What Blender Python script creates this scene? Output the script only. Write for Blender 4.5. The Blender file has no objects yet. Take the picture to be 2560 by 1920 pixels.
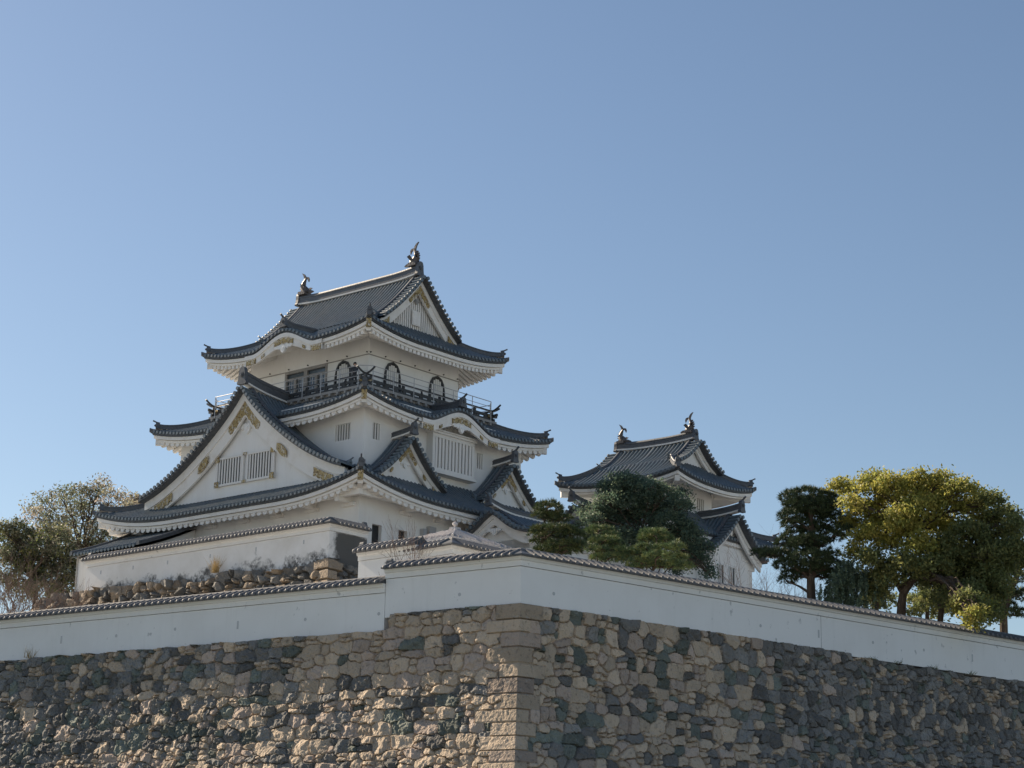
import bpy, math, random
import numpy as np
from mathutils import Vector, Matrix
random.seed(11)
rng = np.random.default_rng(11)
sc = bpy.context.scene
COL = sc.collection
RAD = math.radians

# ------------------------------------------------------------------ camera
PITCH, ROLL, EYE, FPX = RAD(14.967), RAD(1.154), 1.6, 5000.0
_f = np.array([0, math.cos(PITCH), math.sin(PITCH)])
_u0 = np.array([0, -math.sin(PITCH), math.cos(PITCH)])
_r0 = np.array([1.0, 0, 0])
_r = math.cos(ROLL) * _r0 + math.sin(ROLL) * _u0
_u = math.cos(ROLL) * _u0 - math.sin(ROLL) * _r0
cam = bpy.data.cameras.new('camera')
cam.sensor_width = 36.0
cam.lens = 36.0 * FPX / 2560.0
cam.clip_end = 6000.0
cam_o = bpy.data.objects.new('camera', cam)
COL.objects.link(cam_o)
cam_o.matrix_world = Matrix(((_r[0], _u[0], -_f[0], 0), (_r[1], _u[1], -_f[1], 0), (_r[2], _u[2], -_f[2], EYE), (0, 0, 0, 1)))
sc.camera = cam_o

def A(px, py, dist):
    """a point of the place, given the direction in which it is seen and its distance on the ground plan"""
    d = _f * FPX + _r * (px - 1280) - _u * (py - 960)
    d = d / math.hypot(d[0], d[1])
    return np.array([0, 0, EYE]) + d * dist

# ------------------------------------------------------------------ sky, sun, exposure
SUN_AZ, SUN_EL = RAD(-51.0), RAD(32.0)      # azimuth from +Y, to the left is negative
w = bpy.data.worlds.new('World')
sc.world = w
w.use_nodes = True
nt = w.node_tree
sky = nt.nodes.new('ShaderNodeTexSky')
sky.sky_type = 'NISHITA'
sky.sun_disc = False
sky.sun_elevation = SUN_EL
sky.sun_rotation = SUN_AZ
sky.altitude = 20
sky.air_density = 1.0
sky.dust_density = 0.4
sky.ozone_density = 1.2
bg = nt.nodes['Background']
nt.links.new(sky.outputs[0], bg.inputs[0])
bg.inputs[1].default_value = 0.056
sun = bpy.data.lights.new('sun', 'SUN')
sun.energy = 5.0
sun.angle = RAD(0.5)
sun.color = (1.0, 0.84, 0.64)
sun_o = bpy.data.objects.new('sun', sun)
COL.objects.link(sun_o)
S = Vector((math.sin(SUN_AZ) * math.cos(SUN_EL), math.cos(SUN_AZ) * math.cos(SUN_EL), math.sin(SUN_EL)))
sun_o.rotation_euler = S.to_track_quat('Z', 'Y').to_euler()
sun_o.location = (0, 0, 80)
sc.view_settings.view_transform = 'Standard'
sc.view_settings.look = 'None'
sc.view_settings.exposure = 0.95
sc.view_settings.gamma = 1.0
sc.cycles.max_bounces = 8
sc.cycles.transparent_max_bounces = 8

# ------------------------------------------------------------------ materials
def mat(name, base, rough=0.8, vary=(), bump=None, spec=0.4, attr=None, coord='Object', transl=0.0, metal=0.0):
    """vary: list of (scale, colour, low, high[, stretch]) noise patches laid over the base colour"""
    m = bpy.data.materials.new(name)
    m.use_nodes = True
    n, l = m.node_tree.nodes, m.node_tree.links
    b = n['Principled BSDF']
    b.inputs['Roughness'].default_value = rough
    b.inputs['Specular IOR Level'].default_value = spec
    b.inputs['Metallic'].default_value = metal
    tc = n.new('ShaderNodeTexCoord')
    if attr:
        a = n.new('ShaderNodeAttribute')
        a.attribute_name = attr
        cur = a.outputs['Color']
    else:
        c = n.new('ShaderNodeRGB')
        c.outputs[0].default_value = (*base, 1)
        cur = c.outputs[0]
    for v in vary:
        sca, colr, lo, hi = v[:4]
        mp = n.new('ShaderNodeMapping')
        mp.inputs['Scale'].default_value = v[4] if len(v) > 4 else (1, 1, 1)
        l.new(tc.outputs[coord], mp.inputs[0])
        nz = n.new('ShaderNodeTexNoise')
        nz.inputs['Scale'].default_value = sca
        nz.inputs['Detail'].default_value = 6
        nz.inputs['Roughness'].default_value = 0.62
        l.new(mp.outputs[0], nz.inputs['Vector'])
        mr = n.new('ShaderNodeMapRange')
        mr.inputs[1].default_value = lo
        mr.inputs[2].default_value = hi
        mr.inputs[4].default_value = v[5] if len(v) > 5 else 1.0
        l.new(nz.outputs[0], mr.inputs[0])
        mx = n.new('ShaderNodeMix')
        mx.data_type = 'RGBA'
        l.new(mr.outputs[0], mx.inputs[0])
        l.new(cur, mx.inputs[6])
        mx.inputs[7].default_value = (*colr, 1)
        cur = mx.outputs[2]
    l.new(cur, b.inputs['Base Color'])
    if bump:
        nz = n.new('ShaderNodeTexNoise')
        nz.inputs['Scale'].default_value = bump[0]
        nz.inputs['Detail'].default_value = 5
        l.new(tc.outputs[coord], nz.inputs['Vector'])
        bp = n.new('ShaderNodeBump')
        bp.inputs['Strength'].default_value = bump[1]
        bp.inputs['Distance'].default_value = bump[2]
        l.new(nz.outputs[0], bp.inputs['Height'])
        l.new(bp.outputs[0], b.inputs['Normal'])
    if transl > 0:
        t = n.new('ShaderNodeBsdfTranslucent')
        l.new(cur, t.inputs[0])
        ms = n.new('ShaderNodeMixShader')
        ms.inputs[0].default_value = transl
        l.new(b.outputs[0], ms.inputs[1])
        l.new(t.outputs[0], ms.inputs[2])
        l.new(ms.outputs[0], n['Material Output'].inputs[0])
    return m

M = {}
M['plaster'] = mat('plaster', (0.80, 0.80, 0.79), 0.85, [(0.35, (0.66, 0.63, 0.58), 0.45, 0.8, (1, 1, .6), .6), (1.6, (0.55, 0.52, 0.47), 0.62, 0.85, (1, 1, .35), .55), (2.4, (0.50, 0.49, 0.47), 0.55, 0.85, (1, 1, .10), .25)], (14, .12, .02))
M['plaster_clean'] = mat('plaster_clean', (0.82, 0.82, 0.81), 0.85, [(0.3, (0.70, 0.69, 0.67), 0.45, 0.8, (1, 1, 1), .6), (2.4, (0.50, 0.49, 0.47), 0.55, 0.85, (1, 1, .10), .25), (2.6, (0.33, 0.34, 0.35), 0.645, 0.70, (1, 1, .8), .6)], (14, .1, .02))
M['plaster_trim'] = mat('plaster_trim', (0.78, 0.765, 0.74), 0.85, [(1.2, (0.58, 0.53, 0.46), 0.5, 0.8, (1, 1, 1), .7)], (14, .1, .02))
M['tile'] = mat('tile', (0.108, 0.142, 0.17), 0.40, [(0.8, (0.19, 0.195, 0.195), 0.45, 0.75, (1, 1, 1), .8), (5.0, (0.04, 0.045, 0.055), 0.5, 0.8, (1, 1, 1), .8)], (9, .25, .03), spec=.5)
M['tile_ridge'] = mat('tile_ridge', (0.085, 0.092, 0.105), 0.45, [(1.5, (0.16, 0.16, 0.165), 0.5, 0.8, (1, 1, 1), .7), (7, (0.04, 0.045, 0.05), 0.5, 0.8, (1, 1, 1), .7)], (9, .25, .03), spec=.5)
M['tile_edge'] = mat('tile_edge', (0.06, 0.065, 0.075), 0.5, [(6, (0.11, 0.115, 0.12), 0.45, 0.75)], spec=.5)
M['coping'] = mat('coping', (0.15, 0.155, 0.165), 0.62, [(1.2, (0.23, 0.225, 0.23), 0.45, 0.75), (9, (0.07, 0.075, 0.085), 0.5, 0.8)], (12, .2, .02), spec=.22)
M['gold'] = mat('gold', (0.40, 0.30, 0.135), 0.45, [(5, (0.55, 0.50, 0.42), 0.53, 0.57), (9, (0.15, 0.10, 0.045), 0.52, 0.58)], (18, .8, .05), metal=.35)
M['dark'] = mat('dark', (0.025, 0.027, 0.03), 0.7)
M['black_wood'] = mat('black_wood', (0.045, 0.047, 0.05), 0.55, [(3, (0.06, 0.055, 0.05), 0.5, 0.8)])
M['bar'] = mat('bar', (0.72, 0.71, 0.69), 0.8)
M['glass'] = mat('glass', (0.10, 0.13, 0.16), 0.12, spec=.6)
M['steel'] = mat('steel', (0.45, 0.45, 0.46), 0.45, metal=.3)
M['grey_wood'] = mat('grey_wood', (0.30, 0.29, 0.28), 0.75, [(3, (0.2, 0.19, 0.18), 0.5, 0.8, (1, 1, .2))])
M['bronze'] = mat('bronze', (0.085, 0.075, 0.075), 0.5, [(4, (0.16, 0.12, 0.11), 0.5, 0.8)], (8, .4, .04), spec=.5)
M['metal_roof'] = mat('metal_roof', (0.52, 0.50, 0.50), 0.45, [(2, (0.40, 0.37, 0.36), 0.5, 0.75)], spec=.5)
M['stone'] = mat('stone', (0.3, 0.27, 0.22), 0.9, [(6.0, (0.06, 0.06, 0.052), 0.55, 0.70, (1, 1, .8), .6), (4.0, (0.42, 0.41, 0.38), 0.58, 0.72, (1, 1, 1), .45), (1.0, (0.12, 0.11, 0.085), 0.55, 0.85, (1, 1, .25), .55)], (12, 1.0, .07), spec=.2, attr='stone_colour')
M['quoin'] = M['stone']
M['paving'] = mat('paving', (0.41, 0.42, 0.43), 0.9, [(0.15, (0.33, 0.34, 0.32), 0.4, 0.7)], spec=.2)
M['soil'] = mat('soil', (0.16, 0.135, 0.10), 0.95, [(0.4, (0.08, 0.09, 0.04), 0.45, 0.7)], (3, .5, .1), spec=.1)
M['gravel'] = mat('gravel', (0.36, 0.355, 0.345), 0.95, [(0.5, (0.28, 0.27, 0.255), 0.45, 0.7)], (20, .4, .03), spec=.1)
M['bark'] = mat('bark', (0.075, 0.058, 0.045), 0.9, [(4, (0.14, 0.12, 0.10), 0.5, 0.8, (1, 1, .3))], (8, .8, .06), spec=.1)
M['twig'] = mat('twig', (0.20, 0.145, 0.12), 0.9, spec=.1)
M['leaf'] = mat('leaf', (0.06, 0.08, 0.03), 0.55, attr='leaf_colour', transl=.5, spec=.35)
M['needle'] = mat('needle', (0.05, 0.07, 0.03), 0.6, attr='leaf_colour', transl=.10, spec=.25)
M['grass'] = mat('grass', (0.12, 0.13, 0.05), 0.9, transl=.3)
M['dry_grass'] = mat('dry_grass', (0.34, 0.25, 0.12), 0.9, transl=.3)
M['water'] = mat('water', (0.03, 0.05, 0.045), 0.08, bump=(1.5, .15, .05), spec=.5)
M['skin'] = mat('skin', (0.45, 0.28, 0.2), 0.6)
M['coat'] = mat('coat', (0.03, 0.03, 0.035), 0.8)
M['hair'] = mat('hair', (0.015, 0.012, 0.01), 0.6)

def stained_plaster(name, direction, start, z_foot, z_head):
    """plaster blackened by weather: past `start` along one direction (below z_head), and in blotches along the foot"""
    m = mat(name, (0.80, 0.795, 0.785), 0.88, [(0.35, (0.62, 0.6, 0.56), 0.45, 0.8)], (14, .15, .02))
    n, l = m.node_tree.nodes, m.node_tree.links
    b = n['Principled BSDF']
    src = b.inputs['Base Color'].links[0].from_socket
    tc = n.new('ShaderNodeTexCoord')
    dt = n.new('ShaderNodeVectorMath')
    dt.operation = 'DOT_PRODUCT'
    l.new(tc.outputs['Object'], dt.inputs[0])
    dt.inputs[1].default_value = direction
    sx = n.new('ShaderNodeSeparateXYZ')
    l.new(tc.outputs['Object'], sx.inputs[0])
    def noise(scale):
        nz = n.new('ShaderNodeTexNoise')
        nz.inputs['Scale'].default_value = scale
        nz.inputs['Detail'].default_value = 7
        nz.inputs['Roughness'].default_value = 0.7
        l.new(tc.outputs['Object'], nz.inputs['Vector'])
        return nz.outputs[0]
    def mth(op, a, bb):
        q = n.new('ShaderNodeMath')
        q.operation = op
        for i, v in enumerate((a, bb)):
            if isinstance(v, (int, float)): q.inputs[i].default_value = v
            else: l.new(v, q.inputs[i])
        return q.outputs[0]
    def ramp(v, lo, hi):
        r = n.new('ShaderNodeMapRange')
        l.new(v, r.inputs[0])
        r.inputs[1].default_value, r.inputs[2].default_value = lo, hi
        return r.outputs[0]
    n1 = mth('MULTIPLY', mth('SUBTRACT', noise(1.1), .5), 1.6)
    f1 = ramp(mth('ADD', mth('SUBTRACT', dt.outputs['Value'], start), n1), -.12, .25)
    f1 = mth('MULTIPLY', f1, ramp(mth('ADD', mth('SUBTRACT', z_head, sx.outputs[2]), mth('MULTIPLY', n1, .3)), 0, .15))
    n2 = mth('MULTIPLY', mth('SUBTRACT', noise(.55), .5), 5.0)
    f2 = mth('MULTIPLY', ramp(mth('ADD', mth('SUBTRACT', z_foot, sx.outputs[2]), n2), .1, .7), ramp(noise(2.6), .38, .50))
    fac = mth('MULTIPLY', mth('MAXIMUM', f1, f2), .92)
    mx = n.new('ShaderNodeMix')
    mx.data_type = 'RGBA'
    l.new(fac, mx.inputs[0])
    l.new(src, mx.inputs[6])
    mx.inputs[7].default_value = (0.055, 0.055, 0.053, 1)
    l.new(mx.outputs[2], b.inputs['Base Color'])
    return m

# ------------------------------------------------------------------ objects and meshes
def tag(o, label=None, cat=None, group=None, kind=None):
    if label: o['label'] = label
    if cat: o['category'] = cat
    if group: o['group'] = group
    if kind: o['kind'] = kind
    return o

def thing(name, loc, rotz, label, cat, group=None):
    o = bpy.data.objects.new(name, None)
    COL.objects.link(o)
    o.location = loc
    o.rotation_euler = (0, 0, rotz)
    o.empty_display_size = .3
    return tag(o, label, cat, group)

class MB:
    """collects faces; build() links them as ONE mesh object"""
    def __init__(self):
        self.V, self.L, self.C, self.Mi, self.n, self.cols = [], [], [], [], 0, []
    def add(self, V, F, m=0, col=None):
        V = np.asarray(V, float).reshape(-1, 3)
        if isinstance(F, np.ndarray):
            self.L.append((F + self.n).ravel())
            self.C.append(np.full(len(F), F.shape[1]))
            k = len(F)
        else:
            for q in F:
                self.L.append(np.array(q) + self.n)
                self.C.append(np.array([len(q)]))
            k = len(F)
        self.Mi.append(np.full(k, m))
        self.V.append(V)
        if col is not None:
            self.cols.append(np.broadcast_to(np.asarray(col, float), (len(V), 3)))
        self.n += len(V)
    def grid(self, P, m=0, closed=False, flip=False, col=None):
        P = np.asarray(P, float)
        a, b = P.shape[:2]
        i, j = np.meshgrid(np.arange(a - 1), np.arange(b if closed else b - 1), indexing='ij')
        j2 = (j + 1) % b
        F = np.stack([i * b + j, (i + 1) * b + j, (i + 1) * b + j2, i * b + j2], -1).reshape(-1, 4)
        if flip: F = F[:, ::-1]
        self.add(P.reshape(-1, 3), F, m, col)
    def box(self, x0, x1, y0, y1, z0, z1, m=0):
        V = [(x, y, z) for z in (z0, z1) for y in (y0, y1) for x in (x0, x1)]
        self.add(V, np.array([(0, 2, 3, 1), (4, 5, 7, 6), (0, 1, 5, 4), (1, 3, 7, 5), (3, 2, 6, 7), (2, 0, 4, 6)]), m)
    def obox(self, o, ax, ay, az, m=0):
        """box from corner o along three edge vectors"""
        o, ax, ay, az = (np.asarray(v, float) for v in (o, ax, ay, az))
        V = [o + i * ax + j * ay + k * az for k in (0, 1) for j in (0, 1) for i in (0, 1)]
        self.add(V, np.array([(0, 2, 3, 1), (4, 5, 7, 6), (0, 1, 5, 4), (1, 3, 7, 5), (3, 2, 6, 7), (2, 0, 4, 6)]), m)
    def poly(self, P, depth, m=0):
        """flat outline P (n,3) thickened by the vector depth"""
        P = np.asarray(P, float)
        n = len(P)
        V = np.concatenate([P, P + np.asarray(depth, float)])
        F = [tuple(range(n)), tuple(range(2 * n - 1, n - 1, -1))]
        F += [(i, i + n, (i + 1) % n + n, (i + 1) % n) for i in range(n)]
        self.add(V, F, m)
    def tube(self, P, R, n=6, m=0, cap=True):
        P = np.asarray(P, float)
        R = np.broadcast_to(np.asarray(R, float), (len(P),))
        T = np.gradient(P, axis=0)
        T /= np.linalg.norm(T, axis=1)[:, None] + 1e-9
        ref = np.array([0, 0, 1.0]) if abs(T[0][2]) < .9 else np.array([1.0, 0, 0])
        X = np.cross(T, ref)
        X /= np.linalg.norm(X, axis=1)[:, None] + 1e-9
        Y = np.cross(X, T)
        a = np.arange(n) * 2 * math.pi / n
        G = P[:, None] + R[:, None, None] * (X[:, None] * np.cos(a)[None, :, None] + Y[:, None] * np.sin(a)[None, :, None])
        self.grid(G, m, closed=True)
        if cap:
            self.add(G[0], [tuple(range(n))], m)
            self.add(G[-1], [tuple(range(n - 1, -1, -1))], m)
    def sweep(self, P, sec, m=0, cap=True, side=None):
        """section (a sideways, b upwards, kept upright) along the path P"""
        P = np.asarray(P, float)
        sec = np.asarray(sec, float)
        if side is None:
            T = np.gradient(P, axis=0)
            sd = np.stack([T[:, 1], -T[:, 0], 0 * T[:, 0]], -1)
            sd /= np.linalg.norm(sd, axis=1)[:, None] + 1e-9
        else:
            sd = np.broadcast_to(np.asarray(side, float), P.shape)
        G = P[:, None] + sd[:, None] * sec[None, :, :1] + np.array([0, 0, 1.0]) * sec[None, :, 1:]
        self.grid(G, m, closed=True)
        if cap:
            k = len(sec)
            self.add(G[0], [tuple(range(k))], m)
            self.add(G[-1], [tuple(range(k - 1, -1, -1))], m)
    def disc(self, c, nrm, up, r, th=.05, n=8, m=0, dome=0.0):
        c, nrm, up = (np.asarray(v, float) for v in (c, nrm, up))
        sd = np.cross(nrm, up)
        a = np.arange(n) * 2 * math.pi / n
        P = c + r * (np.cos(a)[:, None] * sd + np.sin(a)[:, None] * up)
        if dome:
            self.add(np.concatenate([P, [c + nrm * dome]]), [(i, (i + 1) % n, n) for i in range(n)], m)
            P = P - nrm * .002
        self.poly(P, -nrm * th, m)
    def build(self, name, mats, parent=None, off=(0, 0, 0), smooth=False, attr='leaf_colour'):
        me = bpy.data.meshes.new(name)
        V = np.concatenate(self.V) - np.asarray(off, float)
        L = np.concatenate(self.L).astype(np.int32)
        C = np.concatenate(self.C).astype(np.int32)
        me.vertices.add(len(V))
        me.vertices.foreach_set('co', V.astype(np.float32).ravel())
        me.loops.add(len(L))
        me.loops.foreach_set('vertex_index', L)
        me.polygons.add(len(C))
        me.polygons.foreach_set('loop_start', np.concatenate([[0], np.cumsum(C)[:-1]]).astype(np.int32))
        me.polygons.foreach_set('material_index', np.concatenate(self.Mi).astype(np.int32))
        me.polygons.foreach_set('use_smooth', np.full(len(C), smooth))
        if self.cols:
            ca = me.color_attributes.new(attr, 'FLOAT_COLOR', 'POINT')
            cc = np.concatenate(self.cols)
            ca.data.foreach_set('color', np.concatenate([cc, np.ones((len(cc), 1))], 1).astype(np.float32).ravel())
        me.update(calc_edges=True)
        me.validate()
        for q in (mats if isinstance(mats, (list, tuple)) else [mats]):
            me.materials.append(M[q] if isinstance(q, str) else q)
        o = bpy.data.objects.new(name, me)
        COL.objects.link(o)
        if parent is not None: o.parent = parent
        return o

def smooth01(x):
    x = np.clip(x, 0, 1)
    return x * x * (3 - 2 * x)

def hermite(us, zs):
    us, zs = np.asarray(us, float), np.asarray(zs, float)
    d = np.gradient(zs, us)
    def fn(u):
        u = np.clip(np.asarray(u, float), us[0], us[-1])
        i = np.clip(np.searchsorted(us, u, side='right') - 1, 0, len(us) - 2)
        h = us[i + 1] - us[i]
        t = (u - us[i]) / h
        return ((2 * t**3 - 3 * t**2 + 1) * zs[i] + (t**3 - 2 * t**2 + t) * h * d[i] + (-2 * t**3 + 3 * t**2) * zs[i + 1] + (t**3 - t**2) * h * d[i + 1])
    return fn

HALF = [(math.cos(a), math.sin(a) * 1.3) for a in np.linspace(0, math.pi, 6)]

def rib(mb, P, lat, nrm, r, m=0):
    """a half round tile row along the points P"""
    G = np.stack([P + lat * (r * c) + nrm * (r * s * 1.05) for c, s in HALF], 1)
    mb.grid(G, m)

RIDGE_SEC = lambda w_, h_: [(-w_ / 2, 0), (-w_ / 2, h_ * .32), (-w_ * .43, h_ * .34), (-w_ * .43, h_ * .62), (-w_ * .52, h_ * .64), (-w_ * .52, h_ * .74), (-w_ * .30, h_ * .78), (-w_ * .2, h_ * .95), (0, h_), (w_ * .2, h_ * .95), (w_ * .30, h_ * .78), (w_ * .52, h_ * .74), (w_ * .52, h_ * .64), (w_ * .43, h_ * .62), (w_ * .43, h_ * .34), (w_ / 2, h_ * .32), (w_ / 2, 0)]

def oni(mb, c, fr, w_, h_, rod=True):
    """ogre end tile: shouldered plate with a boss, and the rod that rises out of its top; c is the middle of its foot"""
    c = np.asarray(c, float)
    f3 = np.array([fr[0], fr[1], 0.0])
    sd = np.array([fr[1], -fr[0], 0.0])
    up = np.array([0, 0, 1.0])
    out = [(-.62, 0), (-.70, .10), (-.56, .22), (-.50, .45), (-.46, .75), (-.34, .93), (-.15, 1.0), (.15, 1.0), (.34, .93), (.46, .75), (.50, .45), (.56, .22), (.70, .10), (.62, 0)]
    mb.poly([c + sd * a * w_ + up * b * h_ + f3 * .10 for a, b in out], -f3 * .24)
    mb.disc(c + up * h_ * .55 + f3 * .17, f3, up, w_ * .27, .10, 10)
    mb.disc(c + up * h_ * .55 + f3 * .21, f3, up, w_ * .15, .08, 8)
    if rod:
        p = [c + up * h_ * .92 - f3 * .15, c + up * h_ * 1.04 + f3 * .08, c + up * h_ * 1.28 + f3 * .30]
        mb.tube(p, [w_ * .15, w_ * .15, w_ * .16], 8)

class Skirt:
    """hipped roof skirt around a rectangle, with upswept eaves and, where asked, an undulating bow gable in a side"""
    def __init__(self, ox, oy, ze, ix, iy, zi, lift, wid, bows=None, c=.35, hip_at=None):
        self.ox, self.oy, self.ze, self.ix, self.iy, self.zi = ox, oy, ze, ix, iy, zi
        self.lift, self.wid, self.bows, self.c = lift, wid, bows or {}, c
        # side: normal, tangent, offset, half length, depth, inner half length
        self.sides = {'x-': ((-1, 0), (0, -1), ox, oy, ox - ix, iy), 'y-': ((0, -1), (1, 0), oy, ox, oy - iy, ix),
                      'x+': ((1, 0), (0, 1), ox, oy, ox - ix, iy), 'y+': ((0, 1), (-1, 0), oy, ox, oy - iy, ix)}
    def z(self, k, s, d):
        n, t, O, H, D, Hi = self.sides[k]
        q = np.clip(d / D, 0, 1)
        z = self.ze + (self.zi - self.ze) * ((1 - self.c) * q + self.c * q * q)
        e = (H - d * (H - Hi) / D) - np.abs(s)
        z = z + self.lift * np.clip(1 - e / self.wid, 0, 1) ** 2.2 * (1 - q) ** 1.4
        if k in self.bows:
            s0, wk, Hk = self.bows[k]
            u = np.clip((s - s0) / wk, -1, 1)
            z = np.maximum(z, self.ze + Hk * (.5 + .5 * np.cos(math.pi * u)) ** .92 + .05 * d - .02)
        return z
    def bow(self, k, s):
        if k not in self.bows: return 0 * s
        s0, wk, Hk = self.bows[k]
        return Hk * (.5 + .5 * np.cos(math.pi * np.clip((s - s0) / wk, -1, 1))) ** .92
    def pt(self, k, s, d, dz=0.0):
        n, t, O, H, D, Hi = self.sides[k]
        s, d = np.broadcast_arrays(np.asarray(s, float), np.asarray(d, float))
        z = self.z(k, s, np.maximum(d, 0)) + dz
        return np.stack([n[0] * (O - d) + t[0] * s, n[1] * (O - d) + t[1] * s, z], -1)
    def tiles(self, mb, sp=.33, r=.09):
        for k, (n, t, O, H, D, Hi) in self.sides.items():
            a = np.linspace(-1, 1, 97)
            d = np.linspace(0, D, 10)
            mb.grid(self.pt(k, a[:, None] * (H - d[None] * (H - Hi) / D), np.broadcast_to(d[None], (97, 10))), 0, flip=True)
            n3, t3 = np.array([*n, 0.0]), np.array([*t, 0.0])
            for i in range(-int(H / sp), int(H / sp) + 1):
                s = i * sp
                dm = min(D, (H - abs(s)) * D / (H - Hi))
                if dm < .15: continue
                d = np.linspace(-.03, dm, 9)
                P = self.pt(k, s + 0 * d, d)
                dz = np.gradient(P[:, 2], d)
                dzs = (self.z(k, s + .05, np.maximum(d, 0)) - self.z(k, s - .05, np.maximum(d, 0))) / .1
                nr = n3[None] * dz[:, None] - t3[None] * dzs[:, None] + np.array([0, 0, 1.0])
                nr /= np.linalg.norm(nr, axis=1)[:, None]
                lat = t3[None] + np.array([0, 0, 1.0]) * dzs[:, None]
                lat /= np.linalg.norm(lat, axis=1)[:, None]
                rib(mb, P, lat, nr, r)
                mb.disc(P[0] + n3 * .03 + np.array([0, 0, r * .1]), n3, np.array([0, 0, 1.0]), r * 1.12, .06, 8)
            # two thin layers of eave tile under the round ends
            s = np.linspace(-H, H, 81)
            for d0, d1, b0, b1, hh in ((-.02, .30, -.11, -.004, 0.0), (.05, .34, -.21, -.115, .03)):
                G = np.stack([self.pt(k, s * (H - d0) / H, d0 + 0 * s, b1), self.pt(k, s * (H - d0) / H, d0 + 0 * s, b0), self.pt(k, s * (H - d1) / H, d1 + 0 * s, b0)], 1)
                for g in (G,): mb.grid(g, 1, flip=False)
    def eaves(self, mb, hx, hy, zw, raft=.5, rw=.30, rh=.16, round_=True, drop=.42):
        """fascia, soffit and rafters down to the wall half sizes hx, hy"""
        for k, (n, t, O, H, D, Hi) in self.sides.items():
            Dw = O - (hx if k[0] == 'x' else hy)
            Hw = hy if k[0] == 'x' else hx
            n3 = np.array([*n, 0.0])
            cut = .0 if k[0] == 'x' else .13
            s = np.linspace(-1, 1, 97)
            for d0, th, top, bot in ((.12, .12, -.21, -.42), (.25, .14, -.44, -.46 - drop * .30)):
                hh = H - d0 - cut
                P = self.pt(k, s * hh, 0 * s + d0, 0.0)
                P[:, 2] = self.z(k, s * hh, 0 * s)
                mb.sweep(P, [(0, top), (0, bot), (th, bot), (th, top)], 0, side=-n3)
            ds = np.linspace(.38, Dw, 6)
            a = np.linspace(-1, 1, 97)
            Hs = H - (H - Hw) * (ds / Dw)
            Sg = a[:, None] * Hs[None]
            zn = self.z(k, Sg, 0 * Sg) - .50 - .0 * Sg
            e = np.clip((ds - .38) / (Dw - .38), 0, 1)[None]
            base = self.z(k, Sg, 0 * Sg) - self.bow(k, Sg)
            zs = (base - .50) * (1 - e) + (zw - .0) * e
            zs = np.maximum(zs, self.ze + self.bow(k, Sg) - .50 + 0 * e)
            G = np.stack([n[0] * (O - ds)[None] + t[0] * Sg, n[1] * (O - ds)[None] + t[1] * Sg, zs], -1)
            mb.grid(G, 0)
            for i in range(-int(H / raft), int(H / raft) + 1):
                sr = (i + .5) * raft
                if abs(sr) > H - .62: continue
                dm = min(Dw, (H - abs(sr) - .1) / max((H - Hw) / Dw, .05))
                if dm < .6: continue
                inbow = k in self.bows and abs(sr - self.bows[k][0]) < self.bows[k][1] * .95
                if inbow: continue
                d = np.linspace(.30, dm, 4)
                e = np.clip((d - .38) / (Dw - .38), 0, 1)
                zz = (self.z(k, sr, 0.0) - .50) * (1 - e) + zw * e
                P = np.stack([n[0] * (O - d) + t[0] * sr, n[1] * (O - d) + t[1] * sr, zz], -1)
                b = rh
                if round_:
                    sec = [(-rw / 2, .06), (-rw / 2, -b * .4), (-rw * .3, -b * .85), (0, -b), (rw * .3, -b * .85), (rw / 2, -b * .4), (rw / 2, .06)]
                else:
                    sec = [(-rw / 2, .06), (-rw / 2, -b), (rw / 2, -b), (rw / 2, .06)]
                mb.sweep(P - np.array([0, 0, drop * .25]), sec, 0, side=np.array([*t, 0.0]))
    def hips(self, parent, off, hw=.30, hh=.34):
        for sx in (-1, 1):
            for sy in (-1, 1):
                mb = MB()
                q = np.linspace(1, .10, 12)
                x = sx * (self.ix + (self.ox - self.ix) * (1 - q))
                y = sy * (self.iy + (self.oy - self.iy) * (1 - q))
                d = q * (self.ox - self.ix)
                s = np.abs(y)
                zz = self.z('x-', s, d) + .04 + .22 * (1 - q) ** 6
                P = np.stack([x, y, zz], -1)
                mb.sweep(P, RIDGE_SEC(hw, hh), 0)
                fr = np.array([sx, sy]) / math.sqrt(2)
                oni(mb, P[-1] + np.array([fr[0], fr[1], 0]) * .06, fr, hw * 1.05, hh * 1.25)
                # pointed corner tile and the plastered hip rafter are at the very tip
                c = np.array([sx * self.ox, sy * self.oy, self.z('x-', self.oy, 0.0)])
                f3 = np.array([fr[0], fr[1], 0])
                mb.sweep([c - f3 * .7 + [0, 0, -.02], c - f3 * .1 + [0, 0, .02], c + f3 * .12 + [0, 0, .08]], [(-.13, -.12), (-.15, .06), (0, .15), (.15, .06), (.13, -.12)], 0)
                mb.build('hip_ridge', 'tile_ridge', parent, off)
    def hip_rafters(self, mb, zw, hx, hy):
        for sx in (-1, 1):
            for sy in (-1, 1):
                c = np.array([sx * (self.ox - .22), sy * (self.oy - .22), self.z('x-', self.oy, 0.0) - .62])
                wv = np.array([sx * hx, sy * hy, zw - .1])
                mb.sweep([wv, c], [(-.15, -.28), (-.15, .1), (.15, .1), (.15, -.28)], 0)

def gilt_corner(mb, sk, sx, sy):
    fr = np.array([sx, sy, 0]) / math.sqrt(2)
    c = np.array([sx * (sk.ox - .12), sy * (sk.oy - .12), sk.z('x-', sk.oy, 0.0) - .36])
    sd = np.array([-sy, sx, 0]) / math.sqrt(2)
    mb.obox(c - sd * .16 - fr * .08 - np.array([0, 0, .36]), sd * .32, fr * .14, (0, 0, .54))

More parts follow.
